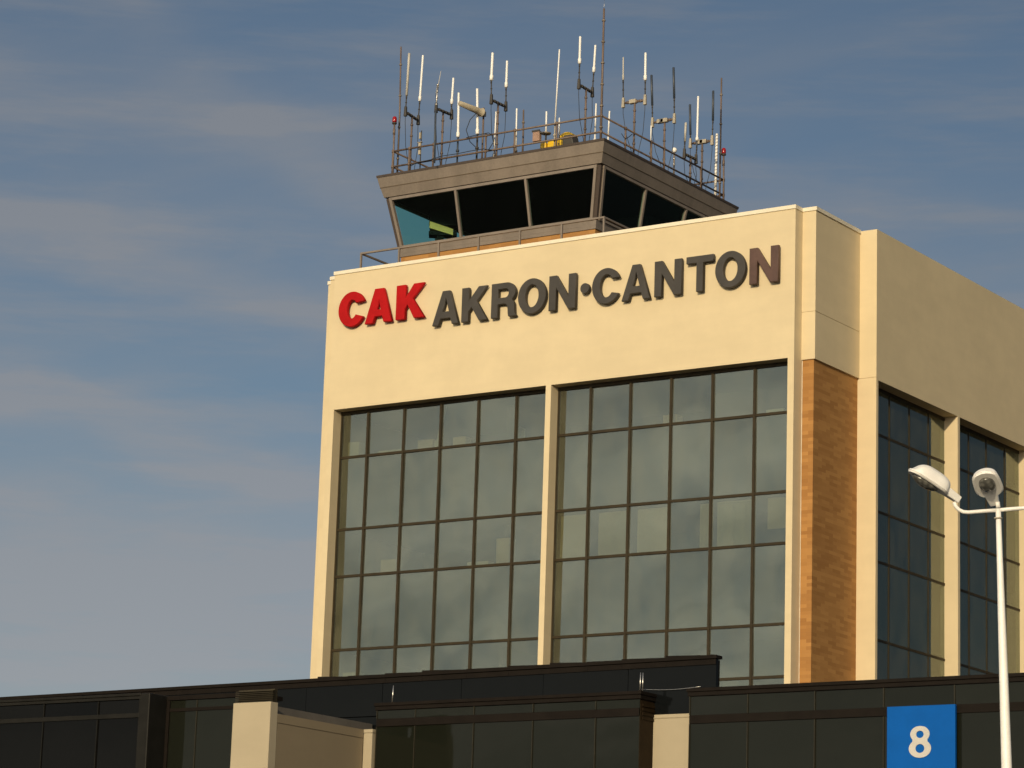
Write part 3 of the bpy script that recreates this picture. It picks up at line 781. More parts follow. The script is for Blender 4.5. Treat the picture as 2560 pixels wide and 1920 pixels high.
# beige radome tube on a bracket mast
a, b_ = at(za(985, 1020), Y=2.0), at(za(1205, 1112), Y=3.05)
t = thing('radome_antenna', 'beige tubular radome antenna lying level on a bracket mast above the front rail', 'antenna', (at(za(1212, 1400), Y=3.2).x, 3.2, RZ))
d = (b_ - a).normalized(); L = (b_ - a).length
m = MB(); m.lathe(a, [(-.03, .02), (-.01, .06), (0, .085), (L * .75, .115), (L - .04, .12), (L - .03, .16), (L, .16), (L + .02, .05)], 18, d); m.build('radome', 'radome', t)
mx = at(za(1214, 1300), Y=3.2)
m = MB(); m.tube([(mx.x, 3.2, RZ), (mx.x, 3.2, b_.z + .22)], .032, 10); m.build('mast', 'mast', t)
m = MB(); m.box(min(b_.x, mx.x) - .05, max(b_.x, mx.x) + .05, b_.y - .04, 3.24, b_.z - .1, b_.z + .08); m.build('bracket', 'galv', t, .01)
m = MB(); s = a.lerp(b_, .75) - Vector((0, 0, .1)); e = Vector((mx.x - .1, 3.1, RZ + .55))
m.tube([s, s + Vector((-.25, 0, -.2)), s + Vector((-.4, 0, -.55)), s.lerp(e, .6) + Vector((-.3, 0, -.2)), e], .014, 6); m.build('cable', 'cable', t)

# small fittings on the roof
px = at(za(600, 1460), Y=2.95)
t = thing('tag_antenna', 'short beige stub antenna fixed low on the left front rail', 'antenna', (px.x, 2.95, RZ))
m = MB(); m.tube([(px.x, 2.95, RZ), at(za(608, 1290), Y=2.95)], .02, 8); m.build('pole', 'charcoal', t)
m = MB(); m.box(px.x - .045, px.x + .045, 2.86, 2.93, px.z - .26, px.z + .16); m.box(px.x - .09, px.x + .09, 2.85, 2.94, px.z + .17, px.z + .19)
q = at(za(598, 1345), Y=2.9); m.box(q.x - .04, q.x + .02, 2.86, 2.94, q.z - .1, q.z + .13); m.build('box', 'radome', t, .008)
dm = at(zd(958, 385), X=QX1 - .3)
t = thing('dome_receiver', 'small white dome receiver on a steel post behind the right rail', 'receiver', (dm.x, dm.y, RZ))
m = MB(); m.tube([(dm.x, dm.y, RZ), (dm.x, dm.y, dm.z - .1)], .03, 10)
m.build('post', 'mast_grey', t)
m = MB(); 
for z in (.35, .55): m.tube([(dm.x, dm.y, dm.z - z), (dm.x, dm.y, dm.z - z + .06)], .042, 10)
m.build('clip', 'steel', t)
m = MB(); m.lathe((dm.x, dm.y, dm.z - .1), [(0, .04), (.02, .07), (.07, .095), (.13, .09), (.17, .055), (.19, .01)]); m.build('dome', 'white', t)
jb = at(za(1750, 1345), Y=2.9)
t = thing('junction_box', 'faded pinkish box hung on the front rail left of the yellow machine', 'box', (jb.x, 2.9, jb.z - .15))
m = MB(); m.box(jb.x - .15, jb.x + .13, 2.83, 2.98, jb.z - .19, jb.z + .17); m.build('case', 'pinkbox', t, .02)
m = MB(); m.bar((jb.x + .13, 2.9, jb.z + .1), (jb.x + .3, 2.9, jb.z + .06), .05, .16); m.box(jb.x - .17, jb.x + .15, 2.81, 2.84, jb.z + .14, jb.z + .2); m.build('flap', 'charcoal', t)
ya = at(zb(150, 1400), Y=3.35); yb2 = at(zb(300, 1350), Y=3.35)
t = thing('yellow_machine', 'bright yellow machine with a black cover on the cab roof', 'machine', (ya.x + .3, 3.5, RZ))
zb0 = RZ + .02
m = MB(); m.box(at(zb(110, 1400), Y=3.35).x, at(zb(262, 1400), Y=3.35).x, 3.35, 3.9, zb0, at(zb(180, 1375), Y=3.35).z)
m.box(at(zb(38, 1400), Y=3.35).x, at(zb(95, 1400), Y=3.35).x, 3.35, 3.8, zb0, at(zb(70, 1405), Y=3.35).z); m.build('body', 'yellow', t, .04)
hx0, hx1 = at(zb(235, 1350), Y=3.38).x, at(zb(352, 1350), Y=3.38).x; hz = at(zb(295, 1303), Y=3.38).z; hb = at(zb(240, 1345), Y=3.38).z
m = MB(); cxh = (hx0 + hx1) / 2; n = 10
outer = [Vector((cxh - (hx1 - hx0) / 2 * math.cos(PI * i / n), 3.38, hb + (hz - hb) * math.sin(PI * i / n))) for i in range(n + 1)]
m.poly(outer + [Vector((hx1, 3.38, hb - .05)), Vector((hx0, 3.38, hb - .05))], (0, .4, 0)); m.build('hood', 'yellow', t, .02)
cx0, cx1 = at(zb(262, 1380), Y=3.33).x, at(zb(392, 1380), Y=3.33).x
m = MB(); m.poly([Vector((cx0, 3.33, zb0)), Vector((cx1, 3.33, zb0 + .02)), Vector((cx1 - .08, 3.33, zb0 + .22)), Vector((cx1 - .2, 3.33, hb)), Vector((cx0 + .05, 3.33, hb)), Vector((cx0, 3.33, hb - .08))], (0, .45, 0)); m.build('cover', 'charcoal', t, .02)
# loose cables on the roof edge
def loose(label, pts, r=.013):
    m = MB(); m.tube(pts, r, 6); tag(m.build('loose_cable', 'cable', None, 0, pts[0]), label, 'cable')
e = [at(za(x, y), Y=2.68) for x, y in ((500, 1640), (560, 1610), (620, 1590), (700, 1575), (800, 1548), (960, 1515), (1080, 1490), (1220, 1475), (1300, 1480))]
loose('thin black cable tied along the lower front roof rail at the left', [p + Vector((0, 0, .02 * math.sin(i * 2))) for i, p in enumerate(e)])
e = [at(za(x, y), Y=2.66) for x, y in ((1050, 1360), (1120, 1340), (1200, 1325), (1270, 1312), (1310, 1335), (1320, 1400), (1270, 1480))]
loose('loop of black cable hanging over the upper front rail below the radome', e)
e = [at(za(x, y), Y=3.3) for x, y in ((1250, 1500), (1330, 1490), (1400, 1480), (1500, 1470), (1640, 1440), (1760, 1420))]
loose('black cable lying along the roof edge left of the yellow machine', [Vector((p.x, p.y, RZ + .03 + .05 * abs(math.sin(i * 1.7)))) for i, p in enumerate(e)])
e = [at(zb(x, y), X=QX1 + .05) for x, y in ((950, 1325), (920, 1350), (890, 1370), (870, 1360), (845, 1320))]
loose('black cable looping off the right rail below the clear whip', e)

# ------------------------------------------------------------------ terminal building in front
YB = -25.0; YD = -23.6; YC = -24.45; YL = -28.5
term = thing('terminal_building', 'dark glazed low terminal with beige piers in front of the cream tower', 'building', (2, -20, ZB))
# tall black panelled band with lapped coping pieces
b0, b1 = at(fu(0, 1504), Y=YD), at(fu(1548, 1412), Y=YD)
sl_ = (b1.z - b0.z) / (b1.x - b0.x)
zl = lambda x: b0.z + sl_ * (x - b0.x)
X0 = b0.x - 14
bd = MB()
z_split = -13.55
xs = [X0 + (b1.x - X0) * i / 16 for i in range(17)]
for i in range(16):
    a, b_ = xs[i] + .006, xs[i + 1] - .006
    for (u0, u1) in ((None, z_split - .01), (z_split + .01, 'top')):
        la = -15.6 if u0 is None else u0; ha, hb_ = (u1, u1) if u1 != 'top' else (zl(a) - .1, zl(b_) - .1)
        t1, t2 = random.uniform(-.004, .004), random.uniform(-.004, .004)
        q = [(a, YD + t1, la), (b_, YD + t2, la), (b_, YD + t2, hb_), (a, YD + t1, ha)]
        bd.hexa(q, [(p[0], YD + .1, p[2]) for p in q])
bd.build('black_panel', 'black_glass', term)
bk_ = MB(); bk_.hexa([(X0, YD + .102, ZB), (b1.x - .01, YD + .102, ZB), (b1.x - .01, YD + .16, ZB), (X0, YD + .16, ZB)], [(X0, YD + .102, zl(X0) - .12), (b1.x - .01, YD + .102, zl(b1.x) - .12), (b1.x - .01, YD + .16, zl(b1.x) - .12), (X0, YD + .16, zl(X0) - .12)])
bk_.build('parapet', 'dark_trim', term)
bk_ = MB(); bk_.box(X0, 40, YD + .17, -3, ZB, -15.2); bk_.build('roof', 'roofing', term)
cpm = MB()
edges = [X0, b0.x] + [at(fu(v, 1450), Y=YD).x for v in (90, 185, 280, 385, 482, 600, 690, 755, 835, 915, 1010, 1100, 1190, 1270, 1345, 1440, 1535)] + [b1.x]
for i in range(len(edges) - 1):
    a, b_ = edges[i] + .004, edges[i + 1] + .03
    lift = -.03 + (0 if i < 8 else .012 * (i % 3) + .012)
    cpm.hexa([(a, YD - .06 - .004 * (i % 2), zl(a) - .10), (b_, YD - .06 - .004 * (i % 2), zl(b_) - .10), (b_, YD + .19, zl(b_) - .10), (a, YD + .19, zl(a) - .10)],
             [(a, YD - .06 - .004 * (i % 2), zl(a) + lift), (b_, YD - .06 - .004 * (i % 2), zl(b_) - .03), (b_, YD + .19, zl(b_) - .03), (a, YD + .19, zl(a) + lift)])
    cpm.hexa([(a, YD - .03, zl(a) - .22), (b_ - .03, YD - .03, zl(b_) - .22), (b_ - .03, YD - .012, zl(b_) - .22), (a, YD - .012, zl(a) - .22)],
             [(a, YD - .03, zl(a) - .112), (b_ - .03, YD - .03, zl(b_) - .112), (b_ - .03, YD - .012, zl(b_) - .112), (a, YD - .012, zl(a) - .112)])
cpm.build('roof_edge', 'dark_trim', term)

def glazed_box(x0, x1, y, yback, ztop, mull, zband, gl, cap='dark_trim', bar='thin_bar', hband=.085, ret=True, cap_h=.16, left_bar=True):
    bx = MB()
    bx.box(x0 - .05, x1 + .05, y - .06, yback, ztop - cap_h * .45, ztop); bx.box(x0 - .03, x1 + .03, y - .035, yback, ztop - cap_h, ztop - cap_h * .45 - .004)
    bx.box(x0 + .01, x1 - .01, y - .025, y + .04, zband - hband, zband + hband)
    o = bx.build('glazed_bay', cap, term, .008)
    mm = MB()
    for x in ([x0 + .015] if left_bar else []) + mull:
        mm.box(x - .010, x + .010, y - .02, y + .03, ZB, zband - hband - .004); mm.box(x - .010, x + .010, y - .02, y + .03, zband + hband + .004, ztop - cap_h - .004)
    mm.build('glazing_bar', bar, o)
    g = MB(); xs = [x0] + mull + [x1]
    for i in range(len(xs) - 1):
        for a, b_ in ((ZB, zband), (zband, ztop - cap_h)):
            t1, t2, t3 = (random.uniform(-.006, .006) for _ in range(3))
            q = [(xs[i] + .008, y + .005 + t1, a + .01), (xs[i + 1] - .008, y + .005 + t2, a + .01), (xs[i + 1] - .008, y + .005 + t3, b_ - .01), (xs[i] + .008, y + .005 + t1 + t3 - t2, b_ - .01)]
            g.hexa(q, [(p[0], y + .03, p[2]) for p in q])
    g.build('glass', gl, o)
    return o
A1 = at(fu(815, 1518), Y=YB); A2 = at(fu(1383, 1493), Y=YB)
zbx = -13.46; zbn = -13.89
bx1 = glazed_box(A1.x, A2.x, YB, YC + .3, zbx, [4.35, 5.865, 7.357, 8.895], zbn, 'dim_glass')
r_ = MB(); r_.box(A2.x - .05, A2.x, YB + .035, YC + .25, ZB, zbx - .17)
for i in range(4): r_.box(A2.x, A2.x + .02, YB + .1, YC + .2, zbx - .30 - i * .09, zbx - .25 - i * .09)
r_.build('return_wall', 'return_brown', bx1)
r_ = MB(); r_.box(A1.x, A1.x + .05, YB + .035, YC + .25, ZB, zbx - .17); r_.build('return_wall', 'dark_trim', bx1)
C1 = at(fu(1405, 1545), Y=YC); C2 = at(fu(1490, 1540), Y=YC)
B1 = at(fu(1490, 1487), Y=YB)
glazed_box(B1.x, 24.0, YB, YC + .3, zbx, [12.46, 13.96, 15.46, 16.96, 18.46, 19.96, 21.46, 22.96], -14.09, 'dim_glass')
def pier(x0, x1, y0, y1, zt, mat='concrete', cap=True):
    m = MB(); m.box(x0, x1, y0, y1, ZB, zt - .09); m.box(x0 + .008, x1 - .008, y0 + .008, y1 - .008, zt - .09, zt - .075)
    m.box(x0 - .004, x1 + .004, y0 - .004, y1, zt - .075, zt)
    return m.build('pier', mat, term, .008)
pier(C1.x, B1.x - .02, YC, YC + .6, at(fu(1440, 1543), Y=YC).z)
cpn = MB(); zc1 = at(fu(1440, 1487), Y=YC + .02).z
cpn.box(C1.x - .12, B1.x - .03, YC + .03, YC + .2, at(fu(1440, 1543), Y=YC).z + .01, zc1 - .02); cpn.build('infill_panel', 'black_glass', term)
trim = MB(); trim.tube(sag((C1.x - .22, YC - .02, zc1), (B1.x - .05, YC - .02, zc1 + .0), .035), .006, 6); trim.build('edge_wire', 'steel', term)
Bx0, Bx1 = at(fu(786, 1578), Y=YB - .05).x, A1.x - .06
zB = at(fu(800, 1575), Y=YB - .05).z
pier(Bx0, Bx1, YB - .05, YC, zB)
YA_ = at(fu(585, 1515), X=Bx0).y; YW = at(fu(600, 1542), X=Bx0).y
xa0 = at(fu(504, 1519), Y=YA_).x; zA = at(fu(545, 1517), Y=YA_).z
wl = MB(); wl.box(xa0 + .12, Bx0 - .004, YW + .01, YB - .06, ZB, zB - .20); wl.box(xa0 + .13, Bx0 - .018, YW + .012, YB - .062, zB - .20, zB - .185); wl.box(xa0 + .12, Bx0 - .002, YW + .01, YB - .06, zB - .185, zB - .004)
wl.build('side_wall', 'wall_tan', term)
ap = MB(); ap.box(xa0, Bx0, YA_, YW, ZB, zA); ap.build('pier', 'concrete', term, .012, label='wide beige pier under a brown louvre')
lv = MB(); zv = at(fu(545, 1489), Y=YA_ + .05).z
lv.box(xa0 + .02, Bx0 - .02, YA_ + .14, YW - .02, zA, zv)
n = 7
for i in range(n):
    z = zA + .01 + (zv - zA - .02) * i / n; h = (zv - zA) / n * .62
    lv.hexa([(xa0, YA_ + .06, z), (Bx0, YA_ + .06, z), (Bx0, YA_ + .139, z + h * .5), (xa0, YA_ + .139, z + h * .5)], [(xa0, YA_ + .06, z + h * .5), (Bx0, YA_ + .06, z + h * .5), (Bx0, YA_ + .139, z + h), (xa0, YA_ + .139, z + h)])
lv.build('louvre', 'louvre', term)
# projecting glazed bay at the left, recessed pane between it and the wide pier
L1, L2 = at(fu(0, 1512), Y=YL), at(fu(312, 1498), Y=YL)
zL = (L1.z + L2.z) / 2
bl = glazed_box(L1.x - 9.3, L2.x - .1, YL, YL + 1.2, zL, [L1.x - 7.84, L1.x - 6.3, L1.x - 4.75, L1.x - 3.2, L1.x - 1.6, -4.66 + 0, -3.10, -1.54], at(fu(150, 1552), Y=YL).z, 'left_glass', 'grey_trim', 'grey_trim', .05, left_bar=False, cap_h=.13)
cl = MB(); cl.box(L2.x - .1, at(fu(326, 1520), Y=YL).x, YL - .05, YL + 1.2, ZB, zL - .01); cl.build('corner_column', 'grey_trim', bl, .02)
YR = YL + .55
gx0, gx1 = at(fu(326, 1520), Y=YL).x, xa0
ztR = zL - .02
rg = MB(); rg.box(gx0, gx1 + .3, YR - .04, YR + .9, ztR - .09, ztR); zrb = at(fu(420, 1532), Y=YR).z
rg.box(gx0 + .02, gx1 - .02, YR - .02, YR + .04, zrb - .035, zrb + .035); rg.box(gx1 - .14, gx1 - .001, YR - .03, YR + .06, ZB, ztR - .095); rg.box(gx0 + .001, gx0 + .08, YR - .03, YR + .06, ZB, ztR - .095)
ro = rg.build('recessed_window', 'dark_trim', term)
xm = at(fu(495, 1540), Y=YR).x
gm = MB(); xmid = at(zoom(0, 1600, 3.16)(1555, 560), Y=YR).x
for a, b_ in ((gx0 + .08, xmid - .01), (xmid + .01, gx1 - .14)):
    for z0, z1 in ((ZB, zrb - .03), (zrb + .03, ztR - .1)):
        gm.box(a, b_, YR + .005, YR + .03, z0, z1)
gm.build('glass', 'dim_glass', ro)
gb = MB(); gb.box(xmid - .012, xmid + .012, YR - .01, YR + .02, ZB, zrb - .04); gb.box(xmid - .012, xmid + .012, YR - .01, YR + .02, zrb + .04, ztR - .1); gb.build('glazing_bar', 'thin_bar', ro)
# roof of the projecting left part back to the band
pr = MB(); pr.box(X0, gx1 + .2, YL + 1.21, YD - .07, zL - .5, zL - .22); pr.build('lower_roof', 'roofing', term)

# rods on the terminal roof
def rod(label, p_top, p_bot, Y, twin=False):
    a, b_ = at(fu(*p_top), Y=Y), at(fu(*p_bot), Y=Y)
    t = thing('lightning_rod', label, 'rod', (b_.x, Y, zbx), 'rods on the terminal roof edge')
    m = MB(); m.tube([(b_.x, Y, zbx), a], [.014, .010], 8)
    if twin: m.tube([(b_.x + .05, Y + .02, zbx), (a.x + .045, Y + .02, a.z)], [.012, .010], 8)
    m.build('rod', 'steel', t)
    m = MB(); m.lathe((b_.x, Y, zbx), [(0, .05), (.02, .05), (.03, .02)]); m.build('foot', 'dark_trim', t)
rod('single thin bright rod on the glazed bay next to the tan wall', (850, 1481), (847.5, 1508), YB + .1)
rod('pair of thin bright rods at the gap above the middle beige pier', (1384, 1453), (1382.5, 1487), YB + .1, True)

# gate sign
s0, s1 = at(fu(1916, 1526), Y=YB - .16), at(fu(2063, 1522), Y=YB - .16)
zs = (s0.z + s1.z) / 2; zs0 = zs - 1.52
sg = thing('gate_sign', 'square blue sign with a pale numeral 8 on the dark glazed front', 'sign', ((s0.x + s1.x) / 2, YB - .1, zs0))
m = MB(); m.box(s0.x, s1.x, YB - .16, YB - .09, zs0, zs); m.build('panel', 'blue', sg, .006)
m = MB()
for x in (s0.x + .25, s1.x - .25): m.box(x - .03, x + .03, YB - .09, YB - .021, zs0 + .2, zs - .25)
m.build('bracket', 'dark_trim', sg)
n0, n1 = at(fu(1963, 1600), Y=YB - .175), at(fu(2011, 1600), Y=YB - .175); nt_, nb_ = at(fu(1987, 1568), Y=YB - .175).z, at(fu(1987, 1637), Y=YB - .175).z
letter('8', n0.x, n1.x, nb_, nt_, YB - .175, .013, 'numeral', sg, name='numeral', bev=.002)

# ------------------------------------------------------------------ street lamp
YPL = -36.0
ptop = at((2495.5, 1272), Y=YPL); pbot = at((2520, 1925), Y=YPL)
lean = (pbot.x - ptop.x) / (pbot.z - ptop.z)
base = Vector((ptop.x + lean * (ZB - ptop.z) * .85, YPL, ZB))
lamp = thing('street_lamp', 'white lamp post with tilted oval floodlights on a curved crossarm', 'street lamp', base)
m = MB(); H = ptop.z - ZB
m.tube([base + Vector((0, 0, 0))] + [base.lerp(ptop, f) for f in (.35, .6, .8, .93)] + [ptop + Vector((0, 0, .0))], [.125, .10, .080, .062, .046, .040], 20); m.lathe(base, [(0, .26), (.25, .25), (.4, .14)], 20); m.build('pole', 'lamp_white', lamp)
zr_ = at((2495, 1296), Y=YPL).z
m = MB(); m.tube([(ptop.x, YPL, zr_ - .012), (ptop.x, YPL, zr_ + .012)], .062, 18); m.build('collar', 'galv', lamp)
ar = MB()
vr = Vector((AX.x, AX.y, 0)).normalized()           # the crossarm lies square to the line of sight
def lp(u, v): 
    """point in the upright plane of the crossarm that is seen at pixel u, v"""
    n = Vector((-vr.y, vr.x, 0)); d = AX * ((u - 1280) / F) + AY * (-(v - 960) / F) + AF
    return CAM + d * ((ptop - CAM).dot(n) / d.dot(n))
armL = [lp(*z8(*p)) for p in ((1568, 1310), (1580, 1345), (1608, 1378), (1650, 1400), (1700, 1405), (1840, 1393), (1970, 1385))]
armR = [lp(*z8(*p)) for p in ((1970, 1385), (2110, 1372), (2212, 1365), (2260, 1355), (2300, 1325), (2310, 1290))]
ar.tube(armL, .030, 12); ar.tube(armR[0:], .030, 12); ar.build('crossarm', 'lamp_white', lamp)
rz = MB(); rz.tube([ptop + Vector((0, 0, .02)), lp(*z8(1968, 1310))], .034, 12); rz.build('riser', 'lamp_white', lamp)
def head(neck, ax_dir, tilt, roll=0.0, L=.68, W=.20, name='floodlight', lens_k=1.0):
    h = Vector(ax_dir).normalized(); f = (h * math.cos(tilt) + Vector((0, 0, 1)) * math.sin(tilt)).normalized()
    s = f.cross(Vector((0, 0, 1))).normalized(); u = s.cross(f).normalized()
    R_ = Matrix.Rotation(roll, 3, f); s = R_ @ s; u = R_ @ u
    P = lambda a, b, c: neck + f * a + s * b + u * c
    nL, nS = 22, 16
    def wid(t): return W * max(0.0, 1 - abs(2 * t - 1) ** 6) ** .5 * (.94 + .10 * t * (1 - t) * 4 - .10 * t)
    def hgt(t): return .20 * max(0.0, 1 - abs(2 * t - .86) ** 3.4) ** .6 if abs(2 * t - .86) < 1 else 0
    m = MB(); rings = []
    for i in range(nL + 1):
        t = i / nL; tt = min(max(t, .004), .996)
        w, hh = wid(tt), max(hgt(tt), .004)
        ringv = [m.bm.verts.new(P(.13 + t * L, w * math.cos(PI * j / nS), hh * math.sin(PI * j / nS))) for j in range(nS + 1)]
        ringv += [m.bm.verts.new(P(.13 + t * L, -w, -.035)), m.bm.verts.new(P(.13 + t * L, -w * .9, -.05)), m.bm.verts.new(P(.13 + t * L, w * .9, -.05)), m.bm.verts.new(P(.13 + t * L, w, -.035))]
        rings.append(ringv)
    k = len(rings[0])
    for i in range(nL):
        for j in range(k):
            fc = m.bm.faces.new((rings[i][j], rings[i][(j + 1) % k], rings[i + 1][(j + 1) % k], rings[i + 1][j])); fc.smooth = j < nS
    m.bm.faces.new(rings[0]); m.bm.faces.new(rings[-1][::-1])
    o = m.build(name, 'lamp_white', lamp)
    g = MB(); n = 28; c0 = .13 + L * .55
    rgs = [[g.bm.verts.new(P(c0 + L * .34 * lens_k * q * math.cos(2 * PI * i / n), W * .72 * lens_k * q * math.sin(2 * PI * i / n), -.052 - .085 * (1 - q * q) ** .6)) for i in range(n)] for q in (1.0, .93, .8, .6, .35, .12)]
    g.bm.faces.new(rgs[0]); g.bm.faces.new(rgs[-1][::-1])
    for va, vb_ in zip(rgs, rgs[1:]):
        for i in range(n): g.bm.faces.new((va[i], vb_[i], vb_[(i + 1) % n], va[(i + 1) % n])).smooth = True
    g.build('lens', 'lens', o)
    rm = MB()
    ed = [P(.13 + L * t, wid(min(max(t, .004), .996)) + .005, -.018) for t in [i / 20 for i in range(21)]] + [P(.13 + L * t, -wid(min(max(t, .004), .996)) - .005, -.018) for t in [1 - i / 20 for i in range(21)]]
    rm.tube(ed + [ed[0]], .010, 6, False); rm.build('rim', 'lamp_white', o)
    nk = MB(); nk.hexa([P(-.10, b, c) for b, c in ((-.07, -.045), (.07, -.045), (.07, .06), (-.07, .06))], [P(.15, b, c) for b, c in ((-.10, -.05), (.10, -.05), (.10, .075), (-.10, .075))]); nk.build('knuckle', 'lamp_white', o, .012)
    return o
tocam = Vector((CAM.x - ptop.x, CAM.y - ptop.y, 0)).normalized()
nl = lp(*z8(1560, 1262))
head(nl, -vr * .93 + tocam * .37, math.radians(27), math.radians(-12))
nr = lp(*z8(1930, 1300))
head(nr + Vector((0, 0, .02)), tocam * .93 - vr * .24, math.radians(27), math.radians(10), L=.57, W=.20, lens_k=.86)
head(armR[-1] + Vector((0, 0, .03)), vr * .95 + tocam * .25, math.radians(17), 0)

# ------------------------------------------------------------------ light and sky
SUN_EL, SUN_AZ = 15.0, 164.0          # azimuth clockwise from +y; the sun stands behind the camera
sd = bpy.data.lights.new('sun', 'SUN'); so = bpy.data.objects.new('sun', sd); COL.objects.link(so)
sd.energy = 2.75; sd.angle = math.radians(.55); sd.color = (1.0, .80, .50)
e, a = math.radians(SUN_EL), math.radians(SUN_AZ)
sdir = Vector((math.sin(a) * math.cos(e), math.cos(a) * math.cos(e), math.sin(e)))
so.rotation_euler = (-sdir).to_track_quat('-Z', 'Y').to_euler(); so.location = (30, -120, 80)

w = bpy.data.worlds.new('World'); scn.world = w; w.use_nodes = True
nt = w.node_tree; bg = nt.nodes['Background']
sky = nt.nodes.new('ShaderNodeTexSky'); sky.sky_type = 'NISHITA'; sky.sun_disc = False
sky.sun_elevation = e; sky.sun_rotation = a; sky.air_density = 1.0; sky.dust_density = 1.2; sky.ozone_density = 1.6; sky.altitude = 300
tc = nt.nodes.new('ShaderNodeTexCoord').outputs['Generated']
sp = nt.nodes.new('ShaderNodeSeparateXYZ'); nt.links.new(tc, sp.inputs[0])
# thin high cloud: soft streaks on a flat layer above the ground plus a few broad banks at their bearings
DEG = 180 / PI
az = mth(nt, 'MULTIPLY', mth(nt, 'ARCTAN2', sp.outputs[0], sp.outputs[1]), DEG)
el = mth(nt, 'MULTIPLY', mth(nt, 'ARCSINE', sp.outputs[2]), DEG)
zz_ = mth(nt, 'ADD', mth(nt, 'MAXIMUM', sp.outputs[2], 0.0), .10)
cv = nt.nodes.new('ShaderNodeCombineXYZ')
nt.links.new(mth(nt, 'DIVIDE', sp.outputs[0], zz_), cv.inputs[0]); nt.links.new(mth(nt, 'DIVIDE', sp.outputs[1], zz_), cv.inputs[1])
mp = nt.nodes.new('ShaderNodeMapping'); mp.inputs['Rotation'].default_value = (0, 0, math.radians(28)); mp.inputs['Scale'].default_value = (.75, 2.3, 1)
mp.inputs['Location'].default_value = (3.1, 1.7, 0)
nt.links.new(cv.outputs[0], mp.inputs['Vector'])
n1 = noise(nt, mp.outputs[0], .75, 6, .52); n2 = noise(nt, mp.outputs[0], 3.2, 5, .6)
ae = nt.nodes.new('ShaderNodeCombineXYZ'); nt.links.new(az, ae.inputs[0]); nt.links.new(el, ae.inputs[1])
wob = noise(nt, ae.outputs[0], .35, 5, .55, (.5, 1, 1)); fib = noise(nt, ae.outputs[0], .5, 6, .6, (.55, 2.4, 1))
dt = nt.nodes.new('ShaderNodeVectorMath'); dt.operation = 'DOT_PRODUCT'; nt.links.new(tc, dt.inputs[0]); dt.inputs[1].default_value = sdir
def bank(az0, el0, slope, w, amp, side=None):
    """one long bank of cirrus: centre line through (az0, el0), soft edges w degrees away"""
    d = mth(nt, 'SUBTRACT', el, mth(nt, 'ADD', el0, mth(nt, 'MULTIPLY', mth(nt, 'SUBTRACT', az, az0), slope)))
    d = mth(nt, 'ADD', d, mth(nt, 'MULTIPLY', mth(nt, 'SUBTRACT', wob, .5), 3.2))
    q = mth(nt, 'DIVIDE', d, w)
    g = mth(nt, 'POWER', 2.718, mth(nt, 'MULTIPLY', mth(nt, 'MULTIPLY', q, q), -1.0))
    if side is not None:
        t = mth(nt, 'DIVIDE', mth(nt, 'SUBTRACT', az, side[0]), side[1])
        g = mth(nt, 'MULTIPLY', g, mth(nt, 'POWER', 2.718, mth(nt, 'MULTIPLY', mth(nt, 'MULTIPLY', t, t), -1.0)))
    return mth(nt, 'MULTIPLY', g, mth(nt, 'MULTIPLY', amp, mth(nt, 'ADD', .45, fib)))
banks = bank(-41, 14.8, -.13, .70, .66, (-42, 12))
for args in ((-37.5, 16.4, -.68, .9, .42, (-37.5, 4.5)), (-40, 8.6, -.05, 1.9, 1.0, (-44, 16)), (-43.2, 12.2, -.13, .16, .30, (-43.5, 2.0)), (-40, 11.6, -.12, .8, .40, (-41, 8)), (-44, 11.9, -.20, .5, .36, (-42, 5)), (-27, 16.2, -.16, .8, .50, (-27.5, 4.0)), (-43, 17.8, -.1, 1.1, .32, (-43, 5)), (-25, 12.6, -.3, 1.2, .4, (-24, 4)), (-40, 5.2, 0, 1.6, .5, (-40, 40))):
    banks = mth(nt, 'ADD', banks, bank(*args))
# unseen western cloud, thickened to brighten front-glass reflections; long fine fibres elsewhere
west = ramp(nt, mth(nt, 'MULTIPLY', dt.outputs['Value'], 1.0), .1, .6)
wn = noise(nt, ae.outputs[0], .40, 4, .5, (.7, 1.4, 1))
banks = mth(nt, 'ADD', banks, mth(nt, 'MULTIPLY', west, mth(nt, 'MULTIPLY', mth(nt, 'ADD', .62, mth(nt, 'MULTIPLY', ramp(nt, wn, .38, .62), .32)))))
mr = nt.nodes.new('ShaderNodeMapping'); mr.inputs['Rotation'].default_value = (0, 0, math.radians(8)); mr.inputs['Scale'].default_value = (.13, 1.1, 1)
nt.links.new(ae.outputs[0], mr.inputs['Vector'])
banks = mth(nt, 'ADD', banks, mth(nt, 'MULTIPLY', mth(nt, 'MULTIPLY', ramp(nt, noise(nt, mr.outputs[0], 1.0, 8, .60), .44, .70), .44), mth(nt, 'SUBTRACT', 1.0, west)))
streak = mth(nt, 'ADD', mth(nt, 'MULTIPLY', n1, .75), mth(nt, 'MULTIPLY', n2, .25))
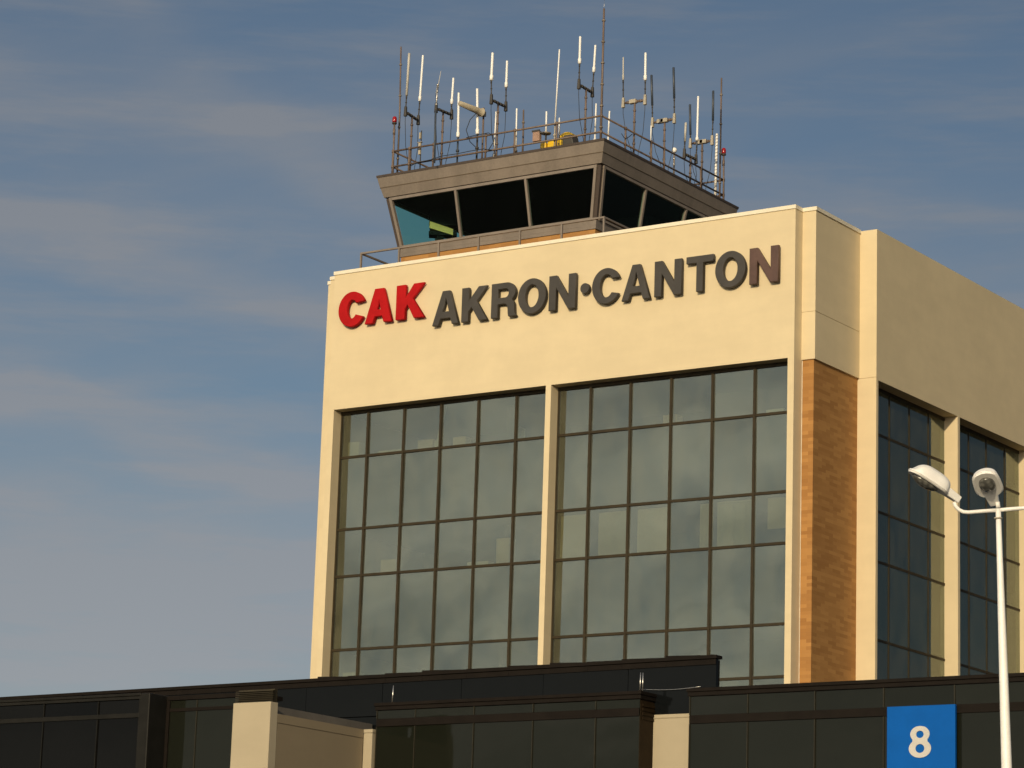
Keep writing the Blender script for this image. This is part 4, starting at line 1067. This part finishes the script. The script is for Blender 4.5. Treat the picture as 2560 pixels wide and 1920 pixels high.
cf = mth(nt, 'ADD', mth(nt, 'MULTIPLY', ramp(nt, streak, .38, .70), .50), banks, clamp=True)
rgb = nt.nodes.new('ShaderNodeRGBToBW'); nt.links.new(sky.outputs[0], rgb.inputs[0])
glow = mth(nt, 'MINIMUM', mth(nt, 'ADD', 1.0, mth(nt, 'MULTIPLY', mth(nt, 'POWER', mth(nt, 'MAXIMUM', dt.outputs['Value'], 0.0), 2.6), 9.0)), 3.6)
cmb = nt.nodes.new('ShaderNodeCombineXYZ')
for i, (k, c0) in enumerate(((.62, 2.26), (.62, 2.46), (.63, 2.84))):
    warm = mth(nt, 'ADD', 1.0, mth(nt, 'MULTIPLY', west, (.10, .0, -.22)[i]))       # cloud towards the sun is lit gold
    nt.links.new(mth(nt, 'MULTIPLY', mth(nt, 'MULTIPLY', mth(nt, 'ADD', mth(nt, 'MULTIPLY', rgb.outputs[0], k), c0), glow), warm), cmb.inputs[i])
tint = mixc(nt, 1.0, sky.outputs[0], (1.01, 1.0, 1.01), 'MULTIPLY')
fin = mixc(nt, mth(nt, 'MULTIPLY', cf, .82), tint, cmb.outputs[0])
# sky dims eastward, deepened further out of view to darken the side-window reflections
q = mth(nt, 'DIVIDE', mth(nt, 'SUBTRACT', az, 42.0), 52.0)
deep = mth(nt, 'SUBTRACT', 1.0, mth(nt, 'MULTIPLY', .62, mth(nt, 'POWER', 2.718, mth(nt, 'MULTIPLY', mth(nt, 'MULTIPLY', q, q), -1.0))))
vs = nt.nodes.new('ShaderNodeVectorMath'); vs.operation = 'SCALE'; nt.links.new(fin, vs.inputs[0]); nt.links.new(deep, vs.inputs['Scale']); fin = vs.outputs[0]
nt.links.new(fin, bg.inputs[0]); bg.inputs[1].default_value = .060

scn.render.engine = 'CYCLES'
scn.cycles.max_bounces = 8; scn.cycles.transparent_max_bounces = 16
scn.cycles.caustics_reflective = False; scn.cycles.caustics_refractive = False
scn.view_settings.view_transform = 'Standard'; scn.view_settings.look = 'None'
scn.view_settings.exposure = 0; scn.view_settings.gamma = 1
for o in bpy.data.objects:
    if '_loc' in o: del o['_loc']
